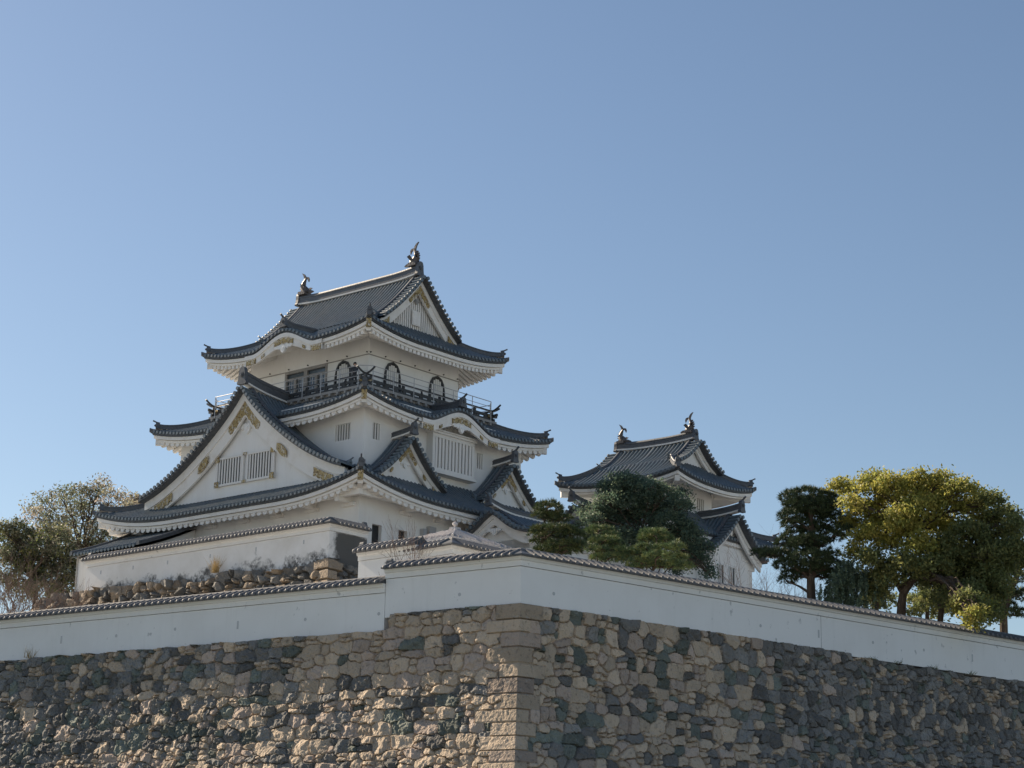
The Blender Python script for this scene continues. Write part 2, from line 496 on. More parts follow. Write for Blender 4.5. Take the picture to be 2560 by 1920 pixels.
def gable(parent, off, o, fr, us, zs, back, wall_z, sp=.33, r=.09, ridge=(.36, .55), rise=.35, verge=.72, barge=(.5, .95, .75), wall_d=.85, drop=0.0, gold=(), tile_r=None, oni_s=(.5, .8), back_fn=None, gable_mat='plaster', name='gable', bars=False, r_start=.0, rod=True):
    """gabled roof: curve (us, zs) of the tile surface from the ridge out; returns the part"""
    cz = hermite(us, zs)
    W = us[-1]
    f3 = np.array([fr[0], fr[1], 0.0])
    r3 = np.array([-fr[1], fr[0], 0.0])
    o3 = np.array([o[0], o[1], 0.0])
    Z = np.array([0, 0, 1.0])
    bk = back_fn or (lambda u: back + 0 * u)
    def pt(u, d, dz=0.0):
        u, d = np.broadcast_arrays(np.asarray(u, float), np.asarray(d, float))
        return o3 + u[..., None] * r3 - d[..., None] * f3 + (cz(np.abs(u)) + dz - drop * d)[..., None] * Z
    mb = MB()
    u = np.linspace(-W, W, 41)
    nd = 8
    q = np.linspace(0, 1, nd)
    mb.grid(pt(u[:, None] + 0 * q[None], q[None] * bk(np.abs(u))[:, None]), 0)
    mb.grid(pt(u[:, None] + 0 * q[None], q[None] * bk(np.abs(u))[:, None], -.16), 1, flip=True)
    mb.grid(np.stack([pt(u, 0 * u), pt(u, 0 * u, -.16)], 1), 1)
    # slope rows
    for sgn in (-1, 1):
        d = verge + .35
        while d < back:
            uu = np.linspace(.08, W, 14)
            uu = uu[bk(uu) >= d - .05]
            if len(uu) > 2:
                P = pt(sgn * uu, d + 0 * uu)
                T = np.gradient(P, axis=0)
                nr = np.cross(T, f3)
                nr *= np.sign(nr[:, 2:])
                nr /= np.linalg.norm(nr, axis=1)[:, None]
                rib(mb, P, f3, nr, r)
            d += sp
        # verge: short rows running outwards, each closed by a round end
        fine = np.linspace(0, W, 400)
        arc = np.concatenate([[0], np.cumsum(np.hypot(np.diff(fine), np.diff(cz(fine))))])
        for sarc in np.arange(.28, arc[-1], sp * 1.05):
            uj = np.interp(sarc, arc, fine)
            sl = (cz(min(uj + .02, W)) - cz(uj - .02)) / (min(uj + .02, W) - uj + .02)
            lat = r3 * sgn + Z * sl
            lat /= np.linalg.norm(lat)
            nr = np.cross(lat, f3)
            nr *= np.sign(nr[2])
            dd = np.array([-.05, verge])
            rib(mb, pt(sgn * uj + 0 * dd, dd, .01), lat, nr, r)
            mb.disc(pt(sgn * uj, -.05, .05) + f3 * .03, f3, nr, r * 1.38, .09, 8)
        uu = np.linspace(.1, W * .97, 16)
        P = pt(sgn * uu, verge + .17 + 0 * uu, .0)
        mb.sweep(P, RIDGE_SEC(.26, .27), 2, side=f3)
        oni(mb, P[-1] + r3 * sgn * .05, (r3 * sgn)[:2], .26, .36, rod=W > 2.2)
    part = mb.build(name, ['tile', 'tile_edge', 'tile_ridge'], parent, off)
    # main ridge
    mb = MB()
    dd = np.linspace(r_start - .02, back, 16)
    P = pt(0 * dd, dd, .02)
    P[:, 2] += rise * np.clip(1 - (dd - r_start) / 2.6, 0, 1) ** 2
    mb.sweep(P, RIDGE_SEC(*ridge), 0)
    oni(mb, P[0] + f3 * .06 - Z * .12, fr, *oni_s, rod=rod)
    mb.sweep(P, [(-ridge[0] / 2 - .04, -.03), (-ridge[0] / 2 - .04, .07), (ridge[0] / 2 + .04, .07), (ridge[0] / 2 + .04, -.03)], 1)
    mb.build('ridge', ['tile_ridge', 'bar'], part, off)
    # bargeboards, one each side
    bd, h0, h1 = barge
    for sgn in (-1, 1):
        mb = MB()
        uu = np.linspace(0, W * .985, 22)
        hb = h0 + (h1 - h0) * uu / W
        for d0, th, t0, frac in ((bd, .16, -.17, 1.0), (bd - .09, .09, -.165, .42)):
            top = pt(sgn * uu, d0 + 0 * uu, t0)
            bot = top - Z * (hb * frac)[:, None]
            G = np.stack([top, bot, bot - f3 * th, top - f3 * th], 1)
            mb.grid(G, 0, closed=True)
            mb.add(G[0], [(0, 1, 2, 3)])
            mb.add(G[-1], [(3, 2, 1, 0)])
        mb.build('bargeboard', 'plaster_trim', part, off)
    # wall under the roof
    mb = MB()
    uu = np.linspace(-W * .97, W * .97, 60)
    top = pt(uu, wall_d + 0 * uu, -.2)
    bot = top.copy()
    bot[:, 2] = np.minimum(wall_z, top[:, 2] - .02)
    G = np.stack([top, bot, bot - f3 * .2, top - f3 * .2], 1)
    mb.grid(G, 0, closed=True)
    if bars:
        for u0 in np.arange(-W * .9, W * .9, .19):
            zt = float(cz(abs(u0))) - .3
            if zt - wall_z > .25:
                p = o3 + r3 * u0 - f3 * (wall_d - .05)
                mb.obox(p + Z * wall_z, r3 * .10, -f3 * .06, (0, 0, zt - wall_z), 1)
    mb.build('gable_wall', [gable_mat, 'plaster_trim'], part, off)
    # gilt fittings on the bargeboards
    for (u0, u1, a0, a1, shape) in gold:
        for sgn in ((1,) if u0 < 0 else (-1, 1)):
            mb = MB()
            k = 9
            uu = np.linspace(max(u0, 0.0), u1, k)
            x = np.linspace(0, 1, k)
            if shape == 'apex':
                lo = np.where(np.arange(k) % 2 == 0, 1.0, .88) * (1 - .15 * x)
                lo[-1] = .35
            elif shape == 'oval':
                lo = .55 + .45 * np.sin(math.pi * np.clip(x, .04, .96))
            else:
                lo = np.where(np.arange(k) % 2 == 0, .95, .72)
            mid = (a0 + a1) / 2
            hb = h0 + (h1 - h0) * uu / W
            t_ = -.17 - hb * a0
            b_ = -.17 - hb * (a0 + (a1 - a0) * lo)
            if shape == 'oval':
                t_ = -.17 - hb * (mid - (mid - a0) * lo)
                b_ = -.17 - hb * (mid + (a1 - mid) * lo)
            d0 = bd - .10 if shape != 'apex' else bd - .03
            top = pt(sgn * uu, d0 + 0 * uu, 0) + Z * t_[:, None]
            bot = pt(sgn * uu, d0 + 0 * uu, 0) + Z * b_[:, None]
            G = np.stack([top, bot, bot - f3 * .05, top - f3 * .05], 1)
            mb.grid(G, 0, closed=True)
            mb.add(G[0], [(0, 1, 2, 3)])
            mb.add(G[-1], [(3, 2, 1, 0)])
            mb.build('gilt_fitting', 'gold', part, off)
    return part, pt

def pendant(parent, off, c, f3, s, m='plaster_trim'):
    """carved gable pendant: a leaf shaped body with two scrolled wings"""
    mb = MB()
    c = np.asarray(c, float)
    r3 = np.array([-f3[1], f3[0], 0.0])
    Z = np.array([0, 0, 1.0])
    body = [(0, -.62), (-.2, -.45), (-.3, -.2), (-.26, .02), (-.12, .12), (0, .05), (.12, .12), (.26, .02), (.3, -.2), (.2, -.45)]
    mb.poly([c + r3 * a * s + Z * b * s + f3 * .09 for a, b in body], -f3 * .16)
    mb.disc(c + Z * (-.18 * s) + f3 * .13, f3, Z, .11 * s, .06, 8)
    for sg in (-1, 1):
        wing = [(.18, .1), (.5, .16), (.8, .06), (1.08, .12), (1.25, -.02), (1.02, -.06), (.9, -.2), (.66, -.12), (.5, -.26), (.3, -.12)]
        mb.poly([c + r3 * a * sg * s + Z * b * s + f3 * .05 for a, b in wing], -f3 * .1)
    return mb.build('pendant', m, parent, off)

def fish(parent, off, c, fr, h):
    """roof finial: a fish standing on its head, tail up; fr points from the head towards the ridge middle"""
    c = np.asarray(c, float)
    f3 = np.array([fr[0], fr[1], 0.0])
    sd = np.array([-fr[1], fr[0], 0.0])
    Z = np.array([0, 0, 1.0])
    mb = MB()
    path = [(.16, -.02, .17), (.10, .08, .20), (.0, .18, .19), (-.07, .30, .155), (-.08, .42, .12), (-.04, .53, .09), (.02, .62, .065), (.05, .70, .045)]
    mb.tube([c + f3 * a * h + Z * b * h for a, b, r in path], [r * h for a, b, r in path], 8)
    def fin(pts, th=.05):
        mb.poly([c + f3 * a * h + Z * b * h + sd * th * h for a, b in pts], -sd * 2 * th * h)
    fin([(-.03, .60), (-.04, .74), (-.09, .86), (-.19, 1.0), (-.05, .93), (.04, .82), (.09, .68)], .035)
    fin([(.02, .62), (.12, .66), (.20, .63), (.27, .50), (.30, .62), (.25, .73), (.14, .76), (.05, .74)], .03)
    for a, b in ((-.20, .10), (-.24, .22), (-.24, .34), (-.21, .45), (-.14, .55)):
        fin([(a + .08, b - .06), (a - .04, b + .0), (a - .03, b + .05), (a + .08, b + .05)], .03)
    for s_ in (-1, 1):
        b0 = c + sd * s_ * .16 * h
        mb.poly([b0 + f3 * .1 * h + Z * .12 * h, b0 + f3 * .2 * h + Z * .30 * h + sd * s_ * .14 * h, b0 + f3 * .04 * h + Z * .36 * h + sd * s_ * .14 * h, b0 - f3 * .02 * h + Z * .18 * h], sd * s_ * .03 * h)
    fin([(.24, .04), (.40, .10), (.52, .05), (.60, -.02), (.36, -.06)], .06)
    mb.box(c[0] - .22 * h, c[0] + .22 * h, c[1] - .22 * h, c[1] + .22 * h, c[2] - .1 * h, c[2] + .05 * h)
    return mb.build('fish_finial', 'bronze', parent, off)

def wall_face(mb, P0, t3, n3, s0, s1, z0, z1, holes=(), reveal=.28):
    """wall panel with real openings; P0 lies on the plane, s along t3"""
    ss = sorted({s0, s1, *[v for h in holes for v in h[:2]]})
    zz = sorted({z0, z1, *[v for h in holes for v in h[2:]]})
    P0, t3, n3 = (np.asarray(v, float) for v in (P0, t3, n3))
    Z = np.array([0, 0, 1.0])
    p = lambda s, z, d=0: P0 + t3 * s + Z * z - n3 * d
    for a, b in zip(ss[:-1], ss[1:]):
        for c, d in zip(zz[:-1], zz[1:]):
            if any(h[0] - 1e-6 <= a and b <= h[1] + 1e-6 and h[2] - 1e-6 <= c and d <= h[3] + 1e-6 for h in holes): continue
            mb.add([p(a, c), p(b, c), p(b, d), p(a, d)], [(0, 1, 2, 3)])
    for a, b, c, d in holes:
        for q in ((a, c, a, d), (b, d, b, c), (a, d, b, d), (b, c, a, c)):
            mb.add([p(q[0], q[1]), p(q[2], q[3]), p(q[2], q[3], reveal), p(q[0], q[1], reveal)], [(0, 1, 2, 3)])

FACES = {'L': ((-1, 0), (0, 1)), 'R': ((0, -1), (1, 0)), 'BL': ((1, 0), (0, 1)), 'BR': ((0, 1), (1, 0))}

def wall_box(parent, off, hx, hy, z0, z1, holes=None, cx=0, cy=0, m='plaster'):
    mb = MB()
    holes = holes or {}
    for k, (n, t) in FACES.items():
        O, H = (hx, hy) if n[0] else (hy, hx)
        P0 = np.array([cx + n[0] * O, cy + n[1] * O, 0])
        wall_face(mb, P0, (*t, 0), (*n, 0), -H, H, z0, z1, holes.get(k, ()))
    mb.add([(cx - hx, cy - hy, z1), (cx + hx, cy - hy, z1), (cx + hx, cy + hy, z1), (cx - hx, cy + hy, z1)], [(0, 1, 2, 3)])
    return mb.build('wall', m, parent, off)

def lattice(parent, off, face, O, a, b, z0, z1, nbar, inset=.16, bw=.07, name='window', frame=0.0, back='dark', fm=0):
    """barred window set in an opening (or proud of the wall when inset is negative)"""
    n, t = FACES[face]
    n3, t3 = np.array([*n, 0.0]), np.array([*t, 0.0])
    P = n3 * O - n3 * inset
    mb = MB()
    mb.obox(P + t3 * a - n3 * (.10 if inset > 0 else .0) + np.array([0, 0, z0]), t3 * (b - a), -n3 * .02, (0, 0, z1 - z0), 1)
    for i in range(nbar):
        c = a + (b - a) * (i + .5) / nbar
        mb.obox(P + t3 * (c - bw / 2) + np.array([0, 0, z0]) + n3 * .05, t3 * bw, -n3 * .08, (0, 0, z1 - z0), 0)
    if frame:
        f = frame
        for s0, s1, c0, c1 in ((a - f, a, z0 - f, z1 + f), (b, b + f, z0 - f, z1 + f), (a, b, z1, z1 + f), (a, b, z0 - f, z0)):
            mb.obox(P + t3 * s0 + np.array([0, 0, c0]) + n3 * .09, t3 * (s1 - s0), -n3 * .12, (0, 0, c1 - c0), 0)
    return mb.build(name, ['bar', back], parent, off)

def bell_window(parent, off, face, O, c, w_, z0, z1):
    """flame headed window: black arched frame, dark opening, white bars"""
    n, t = FACES[face]
    n3, t3, Z = np.array([*n, 0.0]), np.array([*t, 0.0]), np.array([0, 0, 1.0])
    P = n3 * O + t3 * c
    h = z1 - z0
    prof = [(-.56, 0), (-.50, .35), (-.46, .6), (-.40, .78), (-.27, .92), (-.12, .97), (0, 1.0), (.12, .97), (.27, .92), (.40, .78), (.46, .6), (.50, .35), (.56, 0)]
    mb = MB()
    outer = [P + t3 * a * w_ + Z * (z0 + b * h) + n3 * .02 for a, b in prof]
    inner = [P + t3 * a * w_ * .86 + Z * (z0 + b * (h - .13)) + n3 * .02 for a, b in prof]
    mb.poly(inner, -n3 * .01, 1)
    G = np.stack([np.array(outer), np.array(inner), np.array(inner) + n3 * .08, np.array(outer) + n3 * .08], 1)
    mb.grid(G, 2, closed=True)
    k = 6
    for i in range(k):
        a = -.36 + .72 * (i + .5) / k
        top = np.interp(a / .78, [q[0] for q in prof], [q[1] for q in prof]) * (h - .13) - .08
        mb.obox(P + t3 * (a * w_ - .065) + Z * (z0 + .02) + n3 * .03, t3 * .13, n3 * .04, Z * top, 0)
    return mb.build('window', ['bar', 'dark', 'black_wood'], parent, off)

# ------------------------------------------------------------------ the keep
KC = np.array([-10.155, 124.26, 18.9])
KROT = RAD(90 - 40.8924)
kx = np.array([math.cos(KROT), math.sin(KROT), 0])
ky = np.array([-math.sin(KROT), math.cos(KROT), 0])
def kw(x, y, z):
    """a point of the keep's own axes in the world"""
    return KC * [1, 1, 0] + kx * x + ky * y + np.array([0, 0, z])
keep = thing('castle_keep', KC, KROT, 'large white three tiered castle tower with dark tiled roofs and gilded gables', 'castle')
KO = (0, 0, KC[2])
HX1, HY1, HX2, HY2, HX3, HY3 = 9.15, 10.14, 7.07, 8.19, 4.08, 5.34
H1 = [(-8.05, -7.27, 21.9, 23.07), (-5.89, -5.14, 21.9, 23.07)]
wall_box(keep, KO, HX1, HY1, 18.0, 25.5, {'R': H1})
H2L = [(-7.10, -5.80, 28.62, 29.62), (5.80, 7.10, 28.62, 29.62)]
H2R = [(-6.38, -5.74, 28.62, 29.62), (2.82, 3.40, 28.52, 29.50)]
wall_box(keep, KO, HX2, HY2, 25.6, 31.25, {'L': H2L, 'R': H2R})
H3L = [(0.26, 1.95, 32.28, 34.68), (-1.66, 0.08, 32.28, 34.68)]
wall_box(keep, KO, HX3, HY3, 31.9, 36.45, {'L': H3L})
for a, b, c, d in H1: lattice(keep, KO, 'R', HY1, a, b, c, d, 0, back='dark')
for a, b, c, d in H2L: lattice(keep, KO, 'L', HX2, a, b, c, d, 6, inset=.10, bw=.10)
for a, b, c, d in H2R: lattice(keep, KO, 'R', HY2, a, b, c, d, 3, inset=.10, bw=.10)
# glazed balcony doors
for a, b, c, d in H3L:
    n3, t3 = np.array([-1, 0, 0.0]), np.array([0, 1.0, 0])
    mb = MB()
    P = n3 * HX3 - n3 * .12
    mb.obox(P + t3 * a + [0, 0, c], t3 * (b - a), -n3 * .02, (0, 0, d - c), 1)
    for i in range(9):
        x = a + (b - a) * i / 8
        mb.obox(P + t3 * (x - .02) + [0, 0, c] + n3 * .03, t3 * .04, -n3 * .04, (0, 0, d - c - .42), 0)
    for i in range(7):
        mb.obox(P + t3 * a + [0, 0, c + .25 + i * .27] + n3 * .035, t3 * (b - a), -n3 * .04, (0, 0, .04), 0)
    for s0, s1, c0, c1 in ((a - .10, a + .06, c, d + .1), (b - .06, b + .10, c, d + .1), (a + .06, b - .06, d - .08, d + .1), ((a + b) / 2 - .1, (a + b) / 2 + .1, c, d - .4), (a + .06, b - .06, d - .46, d - .38)):
        mb.obox(n3 * (HX3 + .05) + t3 * s0 + [0, 0, c0], t3 * (s1 - s0), -n3 * .14, (0, 0, c1 - c0), 2)
    mb.build('balcony_door', ['steel', 'glass', 'grey_wood'], keep, KO)
for fc, O, cs in (('R', HY3, (-2.0, 2.05)), ('L', HX3, (-3.22,))):
    for c in cs: bell_window(keep, KO, fc, O, c, 1.5, 32.6, 34.72)
# tie rail with nail covers round the top storey
mb = MB()
for k, (n, t) in FACES.items():
    O, H = (HX3, HY3) if n[0] else (HY3, HX3)
    n3, t3 = np.array([*n, 0.0]), np.array([*t, 0.0])
    mb.obox(n3 * (O + .002) - t3 * (H + (.05 if n[0] else -.003)) + [0, 0, 34.75], t3 * (2 * H + (.1 if n[0] else -.006)), n3 * .05, (0, 0, .05), 0)
    for s in np.linspace(-H + .12, H - .12, 7):
        mb.disc(n3 * (O + .08) + t3 * s + np.array([0, 0, 34.93]), n3, (0, 0, 1), .045, .08, 8, 1)
mb.build('tie_rail', ['grey_wood', 'black_wood'], keep, KO)

SK1 = Skirt(10.76, 11.78, 24.72, HX2, HY2, 26.95, 0.98, 7.5)
SK2 = Skirt(8.49, 9.53, 30.48, 5.5, 6.6, 32.0, 0.68, 6.0, bows={'y-': (0.0, 2.95, .98), 'y+': (0.0, 2.95, .98)})
SK3 = Skirt(6.34, 7.50, 35.76, 3.5, 5.2, 37.25, 0.60, 5.0, bows={'x-': (0.0, 2.95, .98), 'x+': (0.0, 2.95, .98)})
roofs = []
for sk, hx, hy, zw, kw_ in ((SK1, HX1, HY1, 24.95, dict(raft=.5, rw=.36, rh=.20)), (SK2, HX2, HY2, 30.7, dict(raft=.5, rw=.36, rh=.20)), (SK3, HX3, HY3, 36.15, dict(raft=.36, rw=.22, rh=.20, round_=False))):
    mb = MB()
    sk.tiles(mb)
    rf = mb.build('roof', ['tile', 'tile_edge'], keep, KO)
    mb = MB()
    sk.eaves(mb, hx, hy, zw, **kw_)
    sk.hip_rafters(mb, zw, hx, hy)
    mb.build('eave', 'plaster_trim', rf, KO)
    sk.hips(rf, KO)
    mb = MB()
    gilt_corner(mb, sk, -1, -1)
    mb.build('gilt_fitting', 'gold', rf, KO)
    roofs.append(rf)

def bow_board(sk, k, rf, hood_back):
    """white undulating board, gilt fittings, pendant and hood ridge of a bow gable"""
    n, t, O, H, D, Hi = sk.sides[k]
    s0, wk, Hk = sk.bows[k]
    n3, t3, Z = np.array([*n, 0.0]), np.array([*t, 0.0]), np.array([0, 0, 1.0])
    mb = MB()
    s = np.linspace(s0 - wk * 1.18, s0 + wk * 1.18, 61)
    P = sk.pt(k, s, .02 + 0 * s)
    P[:, 2] = sk.z(k, s, 0 * s)
    G1 = [P + Z * -.2, P + Z * -.46, P - n3 * .12 + Z * -.46, P - n3 * .12 + Z * -.2]
    mb.grid(np.stack(G1, 1), 0, closed=True)
    hb = (.72 + .10 * np.cos(math.pi * (s - s0) / wk))[:, None] * Z
    Q = P - n3 * .09
    G2 = [Q + Z * -.3, Q - hb - Z * .18, Q - n3 * .14 - hb - Z * .18, Q - n3 * .14 + Z * -.3]
    mb.grid(np.stack(G2, 1), 0, closed=True)
    mb.build('bow_board', 'plaster_trim', rf, KO)
    for a, b, lo, hi in ((-.85, .85, .50, .86), (-3.35, -2.5, .5, .84), (2.5, 3.35, .5, .84), (-1.98, -1.72, .62, .82), (1.72, 1.98, .62, .82)):
        mb = MB()
        s = np.linspace(a, b, 9)
        P = sk.pt(k, s, .02 + 0 * s)
        P[:, 2] = sk.z(k, s, 0 * s)
        P = P - n3 * .03
        rag = np.where(np.arange(9) % 2 == 0, .0, .07)[:, None] * Z
        mb.grid(np.stack([P - Z * lo - rag, P - Z * hi + rag, P - Z * hi - n3 * .05 + rag, P - Z * lo - n3 * .05 - rag], 1), 0, closed=True)
        mb.build('gilt_fitting', 'gold', rf, KO)
    c = n3 * (O - .1) + t3 * s0 + Z * (sk.ze + Hk - 1.05)
    pendant(rf, KO, c, n3, .72, 'plaster_clean')
    mb = MB()
    d = np.linspace(.05, hood_back, 8)
    P = sk.pt(k, s0 + 0 * d, d, .0)
    P[:, 2] = np.maximum(sk.ze + Hk + .05 * d, 0) + .05 + .22 * np.clip(1 - d / 1.0, 0, 1) ** 2
    mb.sweep(P, RIDGE_SEC(.34, .55), 0)
    oni(mb, P[0] + n3 * .04 - Z * .08, n, .42, .62)
    mb.build('ridge', 'tile_ridge', rf, KO)
for k in ('x-', 'x+'): bow_board(SK3, k, roofs[2], 2.9)
for k in ('y-', 'y+'): bow_board(SK2, k, roofs[1], 2.9)

# long bearer and brackets under the lowest eaves
mb = MB()
for k, (n, t) in FACES.items():
    O, H = (HX1, HY1) if n[0] else (HY1, HX1)
    n3, t3 = np.array([*n, 0.0]), np.array([*t, 0.0])
    e = .92 if n[0] else .57
    mb.obox(n3 * (O + .60) - t3 * (H + e) + [0, 0, 24.36], t3 * 2 * (H + e), n3 * .32, (0, 0, .34))
    for s in np.arange(-H + (.75 if n[0] else 3.72), H, 2.95):
        mb.obox(n3 * (O - .1) + t3 * (s - .17) + [0, 0, 24.12], t3 * .34, n3 * 1.14, (0, 0, .40))
        mb.obox(n3 * (O - .1) + t3 * (s - .5) + [0, 0, 23.95], t3 * 1.0, n3 * .3, (0, 0, .2))
mb.build('eave_bearer', 'plaster_trim', keep, KO)

# big gable on the left face
BU, BZ = (0, .8, 1.6, 2.6, 3.7, 4.9, 6.4, 8.0, 9.0), (32.45, 31.55, 30.78, 29.95, 29.12, 28.32, 27.48, 26.78, 26.48)
part, pt = gable(keep, KO, (-9.6, 0), (-1, 0), BU, BZ, 4.0, 25.9, rise=.22, ridge=(.44, .82), barge=(.52, 1.55, 1.2), wall_d=.86, drop=.10, oni_s=(.58, 1.1), r_start=.25, rod=False,
                 gold=((0, 1.4, .40, .98, 'apex'), (3.05, 3.95, .48, .95, 'oval'), (6.3, 7.9, .50, .95, 'foot')),
                 back_fn=lambda u: np.where(u < 6.8, 4.0, 2.1))
pendant(part, KO, (-8.80, 0, 30.15), np.array([-1.0, 0, 0]), .95, 'plaster')
for a, b in ((-2.45, -.28), (.28, 2.45)):
    lattice(part, KO, 'L', 8.78, a, b, 26.72, 28.25, 9, inset=-.02, bw=.11, frame=.13)
for a, b, z in ((-2.62, -2.3, 28.1), (2.3, 2.62, 28.1), (-2.62, -2.3, 26.52), (2.3, 2.62, 26.52), (-.16, .16, 28.26), (-.16, .16, 26.56)):
    mb = MB()
    mb.box(-8.96, -8.90, a, b, z, z + (.36 if abs(a) > 1 else .16))
    mb.build('gilt_fitting', 'gold', part, KO)
# two smaller gables side by side on the right face, and their twins behind
for yy, fr in ((-9.95, (0, -1)), (9.95, (0, 1))):
    for xx in (-4.6, 4.5):
        part, pt = gable(keep, KO, (xx, yy), fr, (0, .7, 1.5, 2.3, 2.95), (28.85, 28.02, 27.2, 26.55, 26.12), 1.85, 25.8, rise=.22, ridge=(.34, .46), r_start=.12, barge=(.5, .78, .62), wall_d=.8, verge=.6, oni_s=(.40, .75),
                         gold=((0, .75, .38, 1.05, 'apex'), (2.1, 2.8, .35, .9, 'foot'), (1.28, 1.5, .5, .85, 'oval')))
        pendant(part, KO, (xx, yy - fr[1] * .75, 27.35), np.array([0, fr[1], 0.0]), .55, 'plaster')
# gable ends of the top roof
for yy, fr in ((-6.05, (0, -1)), (6.05, (0, 1))):
    part, pt = gable(keep, KO, (0, yy), fr, (0, .9, 1.8, 2.7, 3.55), (40.75, 39.72, 38.78, 37.95, 37.28), 6.04, 37.3, sp=.322, r_start=.62, rod=False, rise=.16, ridge=(.42, .68), barge=(.5, .95, .8), wall_d=.86, oni_s=(.5, .95), gable_mat='grey_wood', bars=True,
                     gold=((0, .95, .36, 1.02, 'apex'), (2.7, 3.4, .35, .95, 'foot')))
    pendant(part, KO, (0, yy - fr[1] * .78, 39.25), np.array([0, fr[1], 0.0]), .5, 'grey_wood')
    mb = MB()
    y1 = yy - fr[1] * .74
    mb.box(-.36, .36, min(y1, y1 + fr[1] * .05), max(y1, y1 + fr[1] * .05), 37.55, 38.5)
    mb.box(-.28, .28, min(y1, y1 + fr[1] * .07), max(y1, y1 + fr[1] * .07), 37.62, 38.42)
    mb.build('hatch', 'plaster_trim', part, KO)
    fish(part, KO, (0, yy - fr[1] * .98, 41.68), (0, -fr[1]), 1.45)

# the bay window with its lattice on the right face
mb = MB()
mb.box(-1.72, 2.05, -8.72, -8.192, 27.55, 27.75)
mb.box(-1.85, 2.18, -8.85, -8.194, 27.40, 27.55)
mb.box(-1.72, 2.05, -8.72, -8.192, 29.62, 29.85)
mb.box(-1.85, 2.18, -8.85, -8.194, 29.85, 29.98)
mb.box(-1.95, 2.28, -8.95, -8.196, 29.98, 30.06)
mb.box(-1.72, -1.50, -8.72, -8.192, 27.75, 29.62)
mb.box(1.84, 2.05, -8.72, -8.192, 27.75, 29.62)
mb.box(-1.50, 1.84, -8.50, -8.46, 27.75, 29.62, 1)
for i in range(11):
    c = -1.50 + 3.34 * (i + .5) / 11
    mb.box(c - .09, c + .09, -8.70, -8.56, 27.75, 29.62, 0)
mb.build('bay_window', ['bar', 'dark'], keep, KO)
mb = MB()
for a0, a1, rr in ((-40, 220, .34), (-30, 210, .62)):
    P = [(.1 + rr * math.cos(RAD(a)), -8.21, 30.35 + rr * .62 * math.sin(RAD(a))) for a in np.linspace(a0, a1, 15)]
    mb.tube(P, .035, 5)
mb.disc((.1, -8.26, 30.38), (0, -1, 0), (0, 0, 1), .14, .05, 8)
mb.build('relief', 'plaster_trim', keep, KO)

# ------------------------------------------------------------------ balcony and its two railings
mb = MB()
mb.box(-5.95, 5.95, -7.05, 7.05, 32.08, 32.24)
mb.box(-5.75, 5.75, -6.85, 6.85, 31.85, 32.08)
for y in np.arange(-6.7, 6.8, .67):
    mb.box(-6.02, -5.7, y - .08, y + .08, 31.9, 32.06)
    mb.box(5.7, 6.02, y - .08, y + .08, 31.9, 32.06)
for x in np.arange(-5.4, 5.5, .67):
    mb.box(x - .08, x + .08, -7.12, -6.8, 31.9, 32.06)
    mb.box(x - .08, x + .08, 6.8, 7.12, 31.9, 32.06)
mb.build('balcony', 'grey_wood', keep, KO)
RX, RY = 5.72, 6.80
mb = MB()
for ax, O, H in ((0, RX, RY), (1, RY, RX)):
    for sg in (-1, 1):
        def q(s, z): return (sg * O, s, z) if ax == 0 else (s, sg * O, z)
        dz = .012 * ax
        s = np.concatenate([[-H - .75, -H - .5, -H - .25], np.linspace(-H, H, 12), [H + .25, H + .5, H + .75]])
        e = np.clip((np.abs(s) - H) / .75, 0, 1) ** 1.6 * .32
        mb.tube([q(a, 32.93 + b + dz) for a, b in zip(s, e)], .062, 7)
        e2 = np.clip((np.abs(s) - H) / .75, 0, 1) ** 2 * .08
        mb.sweep([q(a, 32.60 + b + dz) for a, b in zip(s[1:-1], e2[1:-1])], [(-.06, -.08), (-.06, .08), (.06, .08), (.06, -.08)])
        mb.sweep([q(a, 32.33 + dz) for a in s[2:-2]], [(-.07, -.09), (-.07, .07), (.07, .07), (.07, -.09)])
        for i, a in enumerate(np.linspace(-H, H, 9 if ax == 0 else 8)):
            p0, p1 = q(a, 32.24), q(a, 32.92)
            big = i % 2 == 0
            mb.tube([q(a, 32.2), q(a, 32.88 if big else 32.62)], .10, 8)
            if not big:
                mb.tube([q(a, 32.62), q(a, 32.70), q(a, 32.80), q(a, 32.90)], [.13, .10, .05, .09], 8)
        for a in np.arange(-H + .35, H, .75):
            mb.sweep([q(a - .14, 32.46), q(a + .14, 32.46)], [(-.05, -.1), (-.05, .1), (.05, .1), (.05, -.1)])
for sx in (-1, 1):
    for sy in (-1, 1):
        mb.tube([(sx * RX, sy * RY, 32.2), (sx * RX, sy * RY, 33.0)], .12, 8)
mb.build('balustrade', 'black_wood', keep, KO)
for sx in (-1, 1):
    for sy in (-1, 1):
        mb = MB()
        mb.tube([(sx * RX, sy * (RY - .42), 32.60), (sx * RX, sy * (RY - .14), 32.60)], .115, 8)
        mb.tube([(sx * (RX - .42), sy * RY, 32.612), (sx * (RX - .14), sy * RY, 32.612)], .115, 8)
        mb.build('gilt_fitting', 'gold', keep, KO)
mb = MB()
MX, MY, CH = 5.98, 7.06, .62
ring = [(-MX, -MY + CH), (-MX + CH, -MY), (MX - CH, -MY), (MX, -MY + CH), (MX, MY - CH), (MX - CH, MY), (-MX + CH, MY), (-MX, MY - CH), (-MX, -MY + CH)]
